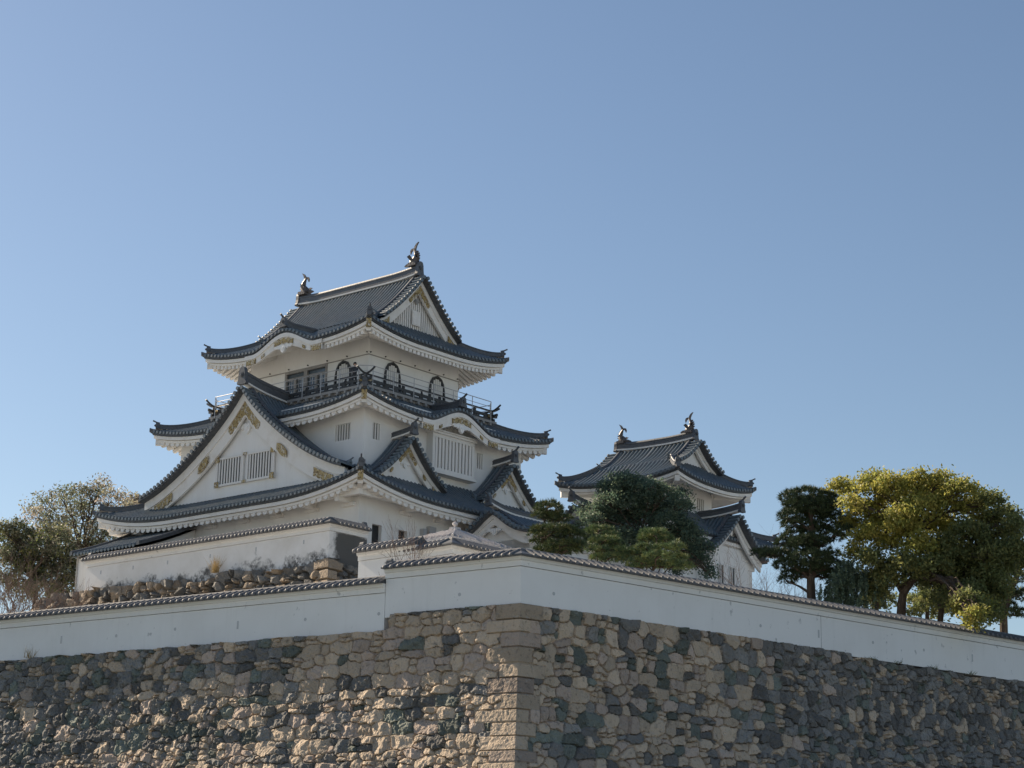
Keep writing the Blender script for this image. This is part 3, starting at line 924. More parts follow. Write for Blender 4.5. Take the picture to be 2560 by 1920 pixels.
for a, b in zip(ring[:-1], ring[1:]):
    for z, rr in ((33.46, .024), (33.12, .018), (32.80, .018)):
        mb.tube([(*a, z), (*b, z)], rr, 6)
    L_ = math.hypot(b[0] - a[0], b[1] - a[1])
    k = max(1, round(L_ / 1.65))
    for i in range(k):
        x, y = a[0] + (b[0] - a[0]) * i / k, a[1] + (b[1] - a[1]) * i / k
        mb.tube([(x, y, 32.1), (x, y, 33.46)], .026, 6)
mb.build('safety_rail', 'steel', keep, KO)
# ------------------------------------------------------------------ lean-to roof on the keep's left face
mb = MB()
def lz(x): return 24.3 - (-9.15 - x) * .50 + .02 * (-9.15 - x) ** 2
xs = np.linspace(-9.16, -13.6, 10)
ys = np.array([3.6, 10.2])
mb.grid(np.stack([np.stack([xs, 0 * xs + y, lz(xs)], -1) for y in ys], 0), 0)
mb.grid(np.stack([np.stack([xs, 0 * xs + y, lz(xs) - .18], -1) for y in ys], 0), 1, flip=True)
for y in ys:
    mb.sweep(np.stack([xs, 0 * xs + y + (.12 if y < 5 else -.12), lz(xs)], -1), RIDGE_SEC(.26, .26), 2, side=(0, 1, 0))
for y in np.arange(4.1, 10, .33):
    P = np.stack([xs, 0 * xs + y, lz(xs)], -1)
    rib(mb, P, np.array([0, 1.0, 0]), np.array([-.4, 0, .9]), .1)
    mb.disc(P[-1] + [-.03, 0, 0], (-1, 0, 0), (0, 0, 1), .11, .06)
lean = mb.build('lean_to_roof', ['tile', 'tile_edge', 'tile_ridge'], keep, KO)
mb = MB()
for y in (3.85, 9.95):
    P = np.stack([xs[:-1], 0 * xs[:-1] + y, lz(xs[:-1]) - .19], -1)
    G = np.stack([P, P * [1, 1, 0] + [0, .0, 19.0], P * [1, 1, 0] + [0, .15, 19.0], P + [0, .15, 0]], 1)
    mb.grid(G, 0, closed=True)
mb.box(-13.1, -12.9, 4.0, 9.9, 19, 22.3)
mb.build('lean_to_wall', 'plaster', lean, KO)

# person on the balcony
def person(o3, face):
    """standing adult in a dark coat, one forearm on the rail; one skinned body, hair as its child"""
    p = thing('person', o3, face, 'person in a dark coat leaning on the balcony railing beside the arched window', 'person')
    J = {'pelvis': (0, 0, .92, .135), 'waist': (0, .02, 1.08, .13), 'chest': (0, .05, 1.30, .155), 'neck': (0, .06, 1.46, .06), 'head0': (0, .075, 1.53, .075), 'head1': (0, .085, 1.63, .095), 'head2': (0, .08, 1.70, .07),
         'lh': (.09, 0, .88, .095), 'lk': (.10, .03, .50, .062), 'la': (.10, 0, .09, .042), 'lt': (.10, .15, .04, .035), 'rh': (-.09, 0, .88, .095), 'rk': (-.10, .02, .50, .062), 'ra': (-.10, -.03, .09, .042), 'rt': (-.10, .12, .04, .035),
         'ls': (.19, .05, 1.38, .062), 'le': (.25, .12, 1.12, .045), 'lw': (.16, .34, 1.06, .032), 'lf': (.13, .44, 1.05, .03), 'rs': (-.19, .05, 1.38, .062), 're': (-.25, .10, 1.12, .045), 'rw': (-.17, .33, 1.05, .032), 'rf': (-.14, .43, 1.04, .03)}
    E = [('pelvis', 'waist'), ('waist', 'chest'), ('chest', 'neck'), ('neck', 'head0'), ('head0', 'head1'), ('head1', 'head2'), ('pelvis', 'lh'), ('lh', 'lk'), ('lk', 'la'), ('la', 'lt'), ('pelvis', 'rh'), ('rh', 'rk'), ('rk', 'ra'), ('ra', 'rt'), ('chest', 'ls'), ('ls', 'le'), ('le', 'lw'), ('lw', 'lf'), ('chest', 'rs'), ('rs', 're'), ('re', 'rw'), ('rw', 'rf')]
    for sg in (1, -1):
        base = 'lf' if sg > 0 else 'rf'
        for i in range(5):
            a = J[base]
            nm = base + str(i)
            J[nm] = (a[0] + sg * (.03 - .016 * i), a[1] + (.075 if i else .03), a[2] - (.03 if i else .0), .009)
            E.append((base, nm))
    names = list(J)
    me = bpy.data.meshes.new('body')
    me.from_pydata([J[k][:3] for k in names], [(names.index(a), names.index(b)) for a, b in E], [])
    o = bpy.data.objects.new('body', me)
    COL.objects.link(o)
    o.parent = p
    md = o.modifiers.new('skin', 'SKIN')
    sv = me.skin_vertices[0].data if me.skin_vertices else None
    if sv is None:
        import bmesh
        bm = bmesh.new()
        bm.from_mesh(me)
        bm.verts.layers.skin.verify()
        bm.to_mesh(me)
        bm.free()
        sv = me.skin_vertices[0].data
    for i, k in enumerate(names):
        sv[i].radius = (J[k][3], J[k][3])
        sv[i].use_root = k == 'pelvis'
    o.modifiers.new('sub', 'SUBSURF').levels = 1
    m = bpy.data.materials.new('clothes')
    m.use_nodes = True
    n, l = m.node_tree.nodes, m.node_tree.links
    tc = n.new('ShaderNodeTexCoord')
    sx = n.new('ShaderNodeSeparateXYZ')
    l.new(tc.outputs['Object'], sx.inputs[0])
    gt = n.new('ShaderNodeMath')
    gt.operation = 'GREATER_THAN'
    gt.inputs[1].default_value = 1.455
    l.new(sx.outputs[2], gt.inputs[0])
    g2 = n.new('ShaderNodeMath')
    g2.operation = 'GREATER_THAN'
    g2.inputs[1].default_value = .35
    l.new(sx.outputs[1], g2.inputs[0])
    mxx = n.new('ShaderNodeMath')
    mxx.operation = 'MAXIMUM'
    l.new(gt.outputs[0], mxx.inputs[0])
    l.new(g2.outputs[0], mxx.inputs[1])
    mx = n.new('ShaderNodeMix')
    mx.data_type = 'RGBA'
    mx.inputs[6].default_value = (.03, .03, .036, 1)
    mx.inputs[7].default_value = (.45, .28, .2, 1)
    l.new(mxx.outputs[0], mx.inputs[0])
    l.new(mx.outputs[2], n['Principled BSDF'].inputs['Base Color'])
    me.materials.append(m)
    mb = MB()
    P = [[(0, .055 - .0, 1.60)], ]
    th = np.linspace(0, math.pi * .58, 6)
    ph = np.linspace(0, 2 * math.pi, 12, endpoint=False)
    G = np.array([[(.108 * math.sin(a) * math.cos(b), .06 + .115 * math.sin(a) * math.sin(b), 1.655 + .115 * math.cos(a) - (.05 if math.sin(b) < -.2 else 0) * math.sin(a)) for b in ph] for a in th])
    mb.grid(G, 0, closed=True)
    mb.build('hair', 'hair', p, smooth=True)
    return p
_pp = A(887, 915, 114.0)
person(kw(-5.2, -5.30, 32.24), KROT + RAD(150))

# meter boxes on the keep wall
for i, (x0, x1, z0, z1, lb) in enumerate(((-3.58, -3.0, 22.75, 23.6, 'larger grey electric box fixed on the white castle wall above the metal roof'), (-4.12, -3.8, 22.85, 23.38, 'smaller grey electric box left of the larger one on the castle wall'))):
    t_ = thing('electric_box', kw(x0, -10.15, z0), KROT, lb, 'electric box', 'electric boxes on the castle wall')
    mb = MB()
    mb.box(0, x1 - x0, -.26, -.004, 0, z1 - z0)
    mb.box(.04, x1 - x0 - .04, -.28, -.262, .05, z1 - z0 - .05)
    mb.build('case', 'steel', t_)
    mb = MB()
    mb.tube([((x1 - x0) / 2, -.1, 0), ((x1 - x0) / 2, -.1, -1.6)], .03, 6)
    mb.build('cable', 'steel', t_)

# ------------------------------------------------------------------ entrance wing of the keep (gable facing left)
wing = thing('entrance_wing', KC, KROT, 'low white wing with a curved gable and heart shaped pendant against the castle', 'building')
gp, pt = gable(wing, KO, (-1.3, -13.0), (-1, 0), (0, .6, 1.3, 2.1, 3.0), (24.62, 24.28, 23.78, 23.38, 23.2), 6.4, 22.3, rise=.35, ridge=(.34, .42), barge=(.45, .62, .62), wall_d=.9, oni_s=(.36, .62), verge=.6)
pendant(gp, KO, (-.8, -13.0, 23.55), np.array([-1.0, 0, 0]), .6, 'plaster_clean')
mb = MB()
mb.box(-.40, 5.0, -15.35, -10.3, 17.5, 22.9)
mb.build('wall', 'plaster', wing, KO)
mb = MB()
for sg in (-1, 1):
    mb.box(-.85, 5.0, min(-13 + sg * 2.3, -13 + sg * 2.6), max(-13 + sg * 2.3, -13 + sg * 2.6), 22.72, 22.98)
mb.build('eave', 'plaster_trim', wing, KO)

# ------------------------------------------------------------------ tile coped plaster walls
def coped_wall(name, pts, z_top, z_base, label, cat='wall', th=.5, half=.62, hr=.34, sp=.30, r=.085, m='plaster_clean', zr=None, nails=(), batter=0.0, ends=(True, True), group=None, closed_ends=True):
    """plaster wall along the plan points; z_top is the top of its ridge. parts: plaster body, cornice, tile coping, ridge"""
    pts = [np.array([p[0], p[1], 0.0]) for p in pts]
    o = thing(name, (pts[0][0], pts[0][1], z_base), 0, label, cat, group)
    off = (pts[0][0], pts[0][1], z_base)
    Z = np.array([0, 0, 1.0])
    tb, cb, kb, rb = MB(), MB(), MB(), MB()
    def mitre(i):
        d0 = pts[i] - pts[i - 1] if i > 0 else pts[1] - pts[0]
        d1 = pts[i + 1] - pts[i] if i < len(pts) - 1 else d0
        n0 = np.array([d0[1], -d0[0], 0]) / np.linalg.norm(d0)
        n1 = np.array([d1[1], -d1[0], 0]) / np.linalg.norm(d1)
        b = n0 + n1
        return 2 * b / (b @ b)
    Ms = [mitre(i) for i in range(len(pts))]
    zt = z_top - hr
    ridge_h = .13
    for (mbx, sec, mi) in ((tb, [(-th / 2, 0), (-th / 2, zt - .42 - z_base), (th / 2, zt - .42 - z_base), (th / 2, 0)], 0),
                           (cb, [(-th / 2 - .05, -.40), (-th / 2 - .05, -.20), (-th / 2 - .13, -.17), (-th / 2 - .16, -.04), (th / 2 + .16, -.04), (th / 2 + .13, -.17), (th / 2 + .05, -.20), (th / 2 + .05, -.40)], 0),
                           (kb, [(-half, -.05), (-half, .0), (-.10, hr - ridge_h + .02), (.10, hr - ridge_h + .02), (half, .0), (half, -.05)], 1)):
        zb = z_base if mbx is tb else zt
        G = np.stack([np.array([p + m_ * a + Z * (zb + b) for a, b in sec]) for p, m_ in zip(pts, Ms)])
        mbx.grid(G, mi, closed=True)
        mbx.add(G[0], [tuple(range(len(sec)))], mi)
        mbx.add(G[-1], [tuple(range(len(sec) - 1, -1, -1))], mi)
    # tile rows both sides
    for p, q_, m0, m1 in zip(pts[:-1], pts[1:], Ms[:-1], Ms[1:]):
        L_ = np.linalg.norm(q_ - p)
        t3 = (q_ - p) / L_
        n3 = np.array([t3[1], -t3[0], 0])
        for sg in (-1, 1):
            k = int(L_ / sp)
            for i in range(k + 1):
                s = (i + .5) * sp
                e0 = (m0 @ t3) * sg * half
                e1 = (m1 @ t3) * sg * half
                if s < min(0, e0) or s > L_ + max(0, e1): continue
                fr_ = 1.0
                if e0 > 0 and s < e0: fr_ = s / e0
                if e1 < 0 and s > L_ + e1: fr_ = (L_ - s) / -e1
                P = np.array([p + t3 * s + n3 * sg * (half * (1 - .0) * a) + Z * (zt + (hr - ridge_h + .02) * (1 - (a - .16) / .84)) for a in (1.04, .6, .16)])
                if fr_ < .98: continue
                nr = n3 * sg * .3 + Z * .95
                rib(kb, P, t3, np.broadcast_to(nr, P.shape) * .75, r)
                kb.disc(P[0] + n3 * sg * .02 + Z * .0, n3 * sg, Z, r * 1.15, .05, 8, 0, dome=r * .7)
    sec = [(-.13, hr - ridge_h), (-.12, hr - ridge_h + .06), (-.09, hr - .10), (-.06, hr - .03), (0, hr), (.06, hr - .03), (.09, hr - .10), (.12, hr - ridge_h + .06), (.13, hr - ridge_h)]
    G = np.stack([np.array([p + m_ * a + Z * (zt + b) for a, b in sec]) for p, m_ in zip(pts, Ms)])
    rb.grid(G, 0, closed=True)
    rb.add(G[0], [tuple(range(len(sec)))])
    rb.add(G[-1], [tuple(range(len(sec) - 1, -1, -1))])
    for i, e in ((0, ends[0]), (-1, ends[1])):
        if e:
            d = pts[0] - pts[1] if i == 0 else pts[-1] - pts[-2]
            d /= np.linalg.norm(d)
            oni(rb, pts[i] + d * .05 + Z * (zt + hr - ridge_h - .1), d[:2], .19, .34, rod=False)
    body = tb.build('plaster_body', m, o, off)
    cb.build('cornice', 'plaster_clean', o, off)
    cop = kb.build('tile_coping', ['coping', 'tile_edge'], o, off)
    rb.build('ridge', 'coping', cop, off)
    return o, off

W0 = np.array([0.492, 74.998, 0.0])
az = lambda a: np.array([math.sin(RAD(a)), math.cos(RAD(a)), 0.0])
wl, wr = az(-54.99), az(49.372)
nL, nR = np.array([-wl[1], wl[0], 0]), np.array([wr[1], -wr[0], 0])       # outward normals (towards the viewer)
if nL[1] > 0: nL = -nL
if nR[1] > 0: nR = -nR
bis = (nL + nR)
bis = 2 * bis / (bis @ bis)
Pin = W0 - bis * .44
def on(base, d, s, inset=.27, n=None): return base + d * s
oc, oco = coped_wall('plaster_wall', [Pin + wl * 6.32, Pin, Pin + wr * 46], 15.32, 13.02, 'long white plaster wall with grey tile coping that turns the corner above the stone rampart', sp=.36, r=.07)
ol, olo = coped_wall('plaster_wall', [Pin + wl * 6.345, Pin + wl * 44], 14.77, 12.42, 'lower white plaster wall running left from the step, below the inner wall', sp=.36, r=.07, ends=(False, True))
# loopholes and small rust marks stay part of the walls
mb = MB()
mb2 = MB()
for d, n, lst, tgt in ((wl, nL, ((3.01, 13.68),), mb), (wr, nR, ((1.84, 13.7), (13.58, 13.73), (17.3, 13.79), (20.96, 13.78), (24.57, 13.8), (28.2, 13.8)), mb), (wl, nL, ((6.97, 13.2), (10.79, 13.23), (14.49, 13.25), (18.09, 13.3), (21.62, 13.23), (25.08, 13.28)), mb2)):
    for i, (s, z) in enumerate(lst):
        P = W0 + d * s - n * .19
        if i % 3 == 2: tgt.obox(P + np.array([0, 0, z - .18]) - d * .05, d * .1, n * .006, (0, 0, .34))
        else: tgt.disc(P + np.array([0, 0, z]) + n * .006, n, (0, 0, 1), .075, .02, 7)
mb.build('loophole', 'steel', oc, oco)
mb = MB()
mb.obox(W0 + wr * 17.45 - nR * .186 + np.array([0, 0, 13.1]), wr * .022, -nR * .01, (0, 0, 1.72))
mb.build('wall_joint', 'grey_wood', oc, oco)
mb2.build('loophole', 'steel', ol, olo)

# inner wall in front of the keep, dark stained where it turns
IW = [kw(-13.75, 7.9, 0), kw(-13.75, -12.65, 0), kw(-11.2, -12.65, 0)]
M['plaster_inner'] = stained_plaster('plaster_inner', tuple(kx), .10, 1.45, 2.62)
iw, iwo = coped_wall('plaster_wall', IW, 22.26, 18.9, 'white inner plaster wall on rubble in front of the castle, stained black where it turns', m='plaster_inner', half=.7, hr=.42, sp=.31, r=.09, th=.55)
mb = MB()
for y in (-11.0, -7.2, -3.4, .3, 3.4, 6.4):
    P = kw(-14.03, y, 20.9)
    mb.obox(P, ky * .09, -kx * .006, (0, 0, .22))
mb.build('loophole', 'steel', iw, iwo)
# low wall before the pavilion, and the short link wall
LW0 = A(1130.5, 1343, 88.5)
LW = [LW0 + az(-44) * 5.2, LW0, LW0 + kx * 3.6]
lw, _ = coped_wall('plaster_wall', LW, LW0[2], 13.04, 'low white plaster wall with sunlit coping turning a corner in front of the striped metal roof', half=.66, hr=.40, sp=.29, ends=(True, False))
K0 = A(915, 1361, 92.0)
kk, _ = coped_wall('plaster_wall', [K0 + ky * .2, K0 - ky * 3.6], K0[2] + .02, 13.04, 'short white wall with dark coping between the stained inner wall and the low wall', half=.7, hr=.42, sp=.31, ends=(True, False))

# ------------------------------------------------------------------ pavilion with the seamed metal roof
PN = A(1130.7, 1339, 93.0)
pav = thing('pavilion', (PN[0], PN[1], 13.04), KROT, 'small pavilion with a striped pyramid metal roof and ball finial', 'pavilion')
po = (0, 0, 13.04)
px_, py_ = 4.3, 3.6
ze = PN[2]
ap = np.array([px_ / 2, py_ / 2, ze + .80])
cs = [np.array([0, 0, ze]), np.array([px_, 0, ze]), np.array([px_, py_, ze]), np.array([0, py_, ze])]
mb = MB()
for i in range(4):
    a, b = cs[i], cs[(i + 1) % 4]
    mb.add([a, b, ap], [(0, 1, 2)])
    mb.add([a, b, b - [0, 0, .16], a - [0, 0, .16]], [(0, 3, 2, 1)])
    k = 10
    for j in range(1, k):
        f_ = j / k
        e = a + (b - a) * f_
        top = ap + (e - ap) * .0
        g = 1 - abs(2 * f_ - 1)
        inw = np.array([ap[0], ap[1], 0]) - np.array([(a[0] + b[0]) / 2, (a[1] + b[1]) / 2, 0])
        up_ = inw / np.linalg.norm(inw)
        L_ = np.linalg.norm(inw) * g * .97
        sl = (ap[2] - ze) / np.linalg.norm(inw)
        e1 = e + up_ * L_ + np.array([0, 0, sl * L_])
        d_ = (b - a) / np.linalg.norm(b - a)
        mb.obox(e - d_ * .035, d_ * .07, e1 - e, (0, 0, .11))
for c in cs:
    mb.tube([c + [0, 0, .02], ap + [0, 0, .03]], .07, 6)
mb.add(cs, [(3, 2, 1, 0)])
rf = mb.build('roof', 'metal_roof', pav, po)
mb = MB()
mb.box(ap[0] - .2, ap[0] + .2, ap[1] - .2, ap[1] + .2, ap[2] - .06, ap[2] + .12)
mb.tube([ap + [0, 0, .12], ap + [0, 0, .18], ap + [0, 0, .26], ap + [0, 0, .36], ap + [0, 0, .42]], [.05, .06, .14, .13, .02], 10)
mb.build('finial', 'metal_roof', rf, po)
for x in (.5, px_ - .5):
    for y in (.5, py_ - .5):
        mb = MB()
        mb.box(x - .08, x + .08, y - .08, y + .08, 13.04, ze)
        mb.build('post', 'grey_wood', pav, po)

# ------------------------------------------------------------------ the corner turret on the right
TA = -50.5
tl_, tr_ = az(TA), az(TA + 90)
TC = np.array([10.677, 124.543, 0]) + tr_ * 4.35 + tl_ * 4.8
TROT = RAD(90 - (TA + 90))
turret = thing('turret', (TC[0], TC[1], 18.9), TROT, 'small two tiered white turret with tiled roofs behind the dark evergreen tree', 'turret')
TO = (0, 0, 18.9)
HT = [(.55, 1.45, 27.85, 28.72)]
wall_box(turret, TO, 2.35, 3.0, 24.5, 30.2, {'R': HT}, cy=0.1)
lattice(turret, (0, -.1, 18.9), 'R', 3.0, *HT[0][:2], *HT[0][2:], 4, inset=.10, bw=.1)
wall_box(turret, TO, 5.2, 4.2, 18.6, 26.0)
ST = Skirt(4.48, 4.92, 29.22, 2.4, 2.95, 30.72, .46, 4.2)
SB = Skirt(6.7, 5.55, 25.70, 2.36, 2.9, 27.55, .5, 4.2)
for sk, hx, hy, zw in ((ST, 2.35, 3.05, 29.25), (SB, 5.2, 4.2, 25.75)):
    mb = MB()
    sk.tiles(mb, r=.095)
    rf = mb.build('roof', ['tile', 'tile_edge'], turret, TO)
    mb = MB()
    sk.eaves(mb, hx, hy, zw, raft=40, drop=.25)
    sk.hip_rafters(mb, zw, hx, hy)
    mb.build('eave', 'plaster_trim', rf, TO)
    sk.hips(rf, TO, .28, .36)
for yy, fr in ((-3.75, (0, -1)), (3.75, (0, 1))):
    part, pt = gable(turret, TO, (0, yy), fr, (0, .7, 1.4, 2.0, 2.5), (32.42, 31.75, 31.2, 30.85, 30.62), 3.74, 30.6, r_start=.6, rod=False, rise=.14, ridge=(.40, .58), barge=(.5, .5, .42), wall_d=.8, oni_s=(.42, .75), drop=0)
    fish(turret, TO, (0, yy - fr[1] * .95, 33.12), (0, -fr[1]), 1.28)
wing2, pt = gable(turret, TO, (.75, -6.25), (0, -1), (0, .8, 1.6, 2.4, 3.15), (27.25, 26.4, 25.68, 25.05, 24.62), 3.4, 24.0, rise=.22, ridge=(.38, .55), barge=(.5, .62, .55), wall_d=.95, oni_s=(.42, .8))
pendant(wing2, TO, (.75, -5.4, 26.25), np.array([0, -1.0, 0]), .55, 'plaster_trim')
mb = MB()
mb.box(.75 - 2.2, .75 + 2.2, -5.32, -4.21, 18.6, 24.7)
mb.build('wing_wall', 'plaster', wing2, TO)
for c in (-.35, .95):
    lattice(wing2, TO, 'R', 5.325, c - .24, c + .24, 22.6, 23.85, 1, inset=-.02, bw=.12, frame=.06)
gable(turret, TO, (-6.5, 2.0), (-1, 0), (0, .7, 1.5, 2.3), (27.6, 26.85, 26.2, 25.75), 4.0, 25.4, rise=.3, ridge=(.36, .5), barge=(.5, .5, .45), wall_d=.85, oni_s=(.4, .7))

# ------------------------------------------------------------------ the ground
def sheet(name, pts, z, m):
    mb = MB()
    mb.add([(p[0], p[1], z) for p in pts], [tuple(range(len(pts)))])
    return tag(mb.build(name, m), kind='structure')
ZT = 13.04
ci = W0 - bis * .3
sheet('bailey_ground', [ci, ci + wr * 160, ci + wr * 160 + wl * 160, ci + wl * 160], ZT, 'gravel')
kc = [kw(x, y, 0) for x, y in ((-14.1, -13.0), (40, -13.0), (40, 26), (-14.1, 26))]
sheet('castle_terrace', kc, 18.9, 'gravel')
mb = MB()
mb.add([(-3000, -1500, 0), (3000, -1500, 0), (3000, 4500, 0), (-3000, 4500, 0)], [(0, 1, 2, 3)])
tag(mb.build('ground', 'paving'), kind='structure')
b0 = W0 + bis * .5
mb = MB()
far_l, far_r = W0 + wl * 150, W0 + wr * 150
mb.add([(-150, 48, .05), (150, 48, .05), (far_r[0] + 30, far_r[1], .05), (W0[0], W0[1] + 5, .05), (far_l[0] - 30, far_l[1], .05)], [(0, 1, 2, 3, 4)])
tag(mb.build('moat_water', 'water'), kind='structure')

# ------------------------------------------------------------------ stone walls
def vnoise(x, y, sc_, seed):
    g = np.random.default_rng(seed).random((257, 257))
    X, Y = x / sc_, y / sc_
    i, j = np.floor(X).astype(int), np.floor(Y).astype(int)
    fx, fy = smooth01(X - i), smooth01(Y - j)
    i0, i1, j0, j1 = i % 256, (i + 1) % 256, j % 256, (j + 1) % 256
    return (g[i0, j0] * (1 - fx) + g[i1, j0] * fx) * (1 - fy) + (g[i0, j1] * (1 - fx) + g[i1, j1] * fx) * fy

def seeds_rows(s1, z0, z1, rg, hmin, hmax, wmin, wmax, jit, small):
    out = []
    z = z1
    while z > z0:
        h = rg.uniform(hmin, hmax)
        s = rg.uniform(-.6, 0)
        while s < s1:
            wd = rg.uniform(wmin, wmax)
            if rg.random() < small:
                k = 2
                for q in range(k):
                    out.append((s + wd * .3 + rg.normal(0, .05), z - h * (q + .5) / k, wd * .32, h * .26, rg.normal(0, .2)))
                s += wd * .62
            else:
                out.append((s + wd / 2 + rg.normal(0, jit), z - h / 2 + rg.normal(0, jit), wd / 2, h / 2 * rg.uniform(.9, 1.15), rg.normal(0, .12 + jit)))
                s += wd
        z -= h
    return np.array(out)

def nearest2(Sx, Zx, sd, p=2.7):
    """index and warped distance of the nearest and second nearest seed for every grid point"""
    n = Sx.size
    s, z = Sx.ravel(), Zx.ravel()
    f1, f2, i1, i2 = np.full(n, 9.), np.full(n, 9.), np.zeros(n, int), np.zeros(n, int)
    bs, bz = np.floor(s / 1.5).astype(int), np.floor(z / 1.5).astype(int)
    key = bs * 1000 + bz
    order = np.argsort(key, kind='stable')
    ks, st = np.unique(key[order], return_index=True)
    for kk_, a, b in zip(ks, st, list(st[1:]) + [n]):
        idx = order[a:b]
        cs_, cz_ = (s[idx].min() + s[idx].max()) / 2, (z[idx].min() + z[idx].max()) / 2
        cand = np.nonzero((np.abs(sd[:, 0] - cs_) < 2.1) & (np.abs(sd[:, 1] - cz_) < 1.9))[0]
        if len(cand) < 2: continue
        dx = s[idx][:, None] - sd[cand, 0][None]
        dz = z[idx][:, None] - sd[cand, 1][None]
        c_, s_ = np.cos(sd[cand, 4])[None], np.sin(sd[cand, 4])[None]
        a_ = np.abs(dx * c_ + dz * s_) / sd[cand, 2][None]
        b_ = np.abs(dz * c_ - dx * s_) / sd[cand, 3][None]
        d = (a_ ** p + b_ ** p) ** (1 / p)
        o = np.argpartition(d, 1, axis=1)[:, :2]
        da = np.take_along_axis(d, o, 1)
        sw = da[:, 0] > da[:, 1]
        o[sw] = o[sw][:, ::-1]
        da[sw] = da[sw][:, ::-1]
        f1[idx], f2[idx], i1[idx], i2[idx] = da[:, 0], da[:, 1], cand[o[:, 0]], cand[o[:, 1]]
    sh = Sx.shape
    return f1.reshape(sh), f2.reshape(sh), i1.reshape(sh), i2.reshape(sh)

TAN, PINK, DARK, GREEN, GREY = map(np.array, ((.52, .415, .31), (.47, .375, .305), (.165, .158, .148), (.135, .148, .128), (.27, .258, .24)))
def bat(h): return .15 * h + .030 * h * h
Z_TOP = 13.13
QROWS = []                                       # courses of the corner: z top, z bottom, length left, length right, colour
zq, i = Z_TOP, 0
rq = np.random.default_rng(5)
while zq > -.5:
    hq = rq.uniform(.42, .66)
    lg = (1.55, .70) if i % 2 else (.95, 1.15)
    QROWS.append((zq, zq - hq, lg[0] * rq.uniform(.75, 1.3), lg[1] * rq.uniform(.75, 1.25), TAN * rq.uniform(.68, 1.0) if rq.random() < .75 else PINK * rq.uniform(.6, .9)))
    zq -= hq
    i += 1

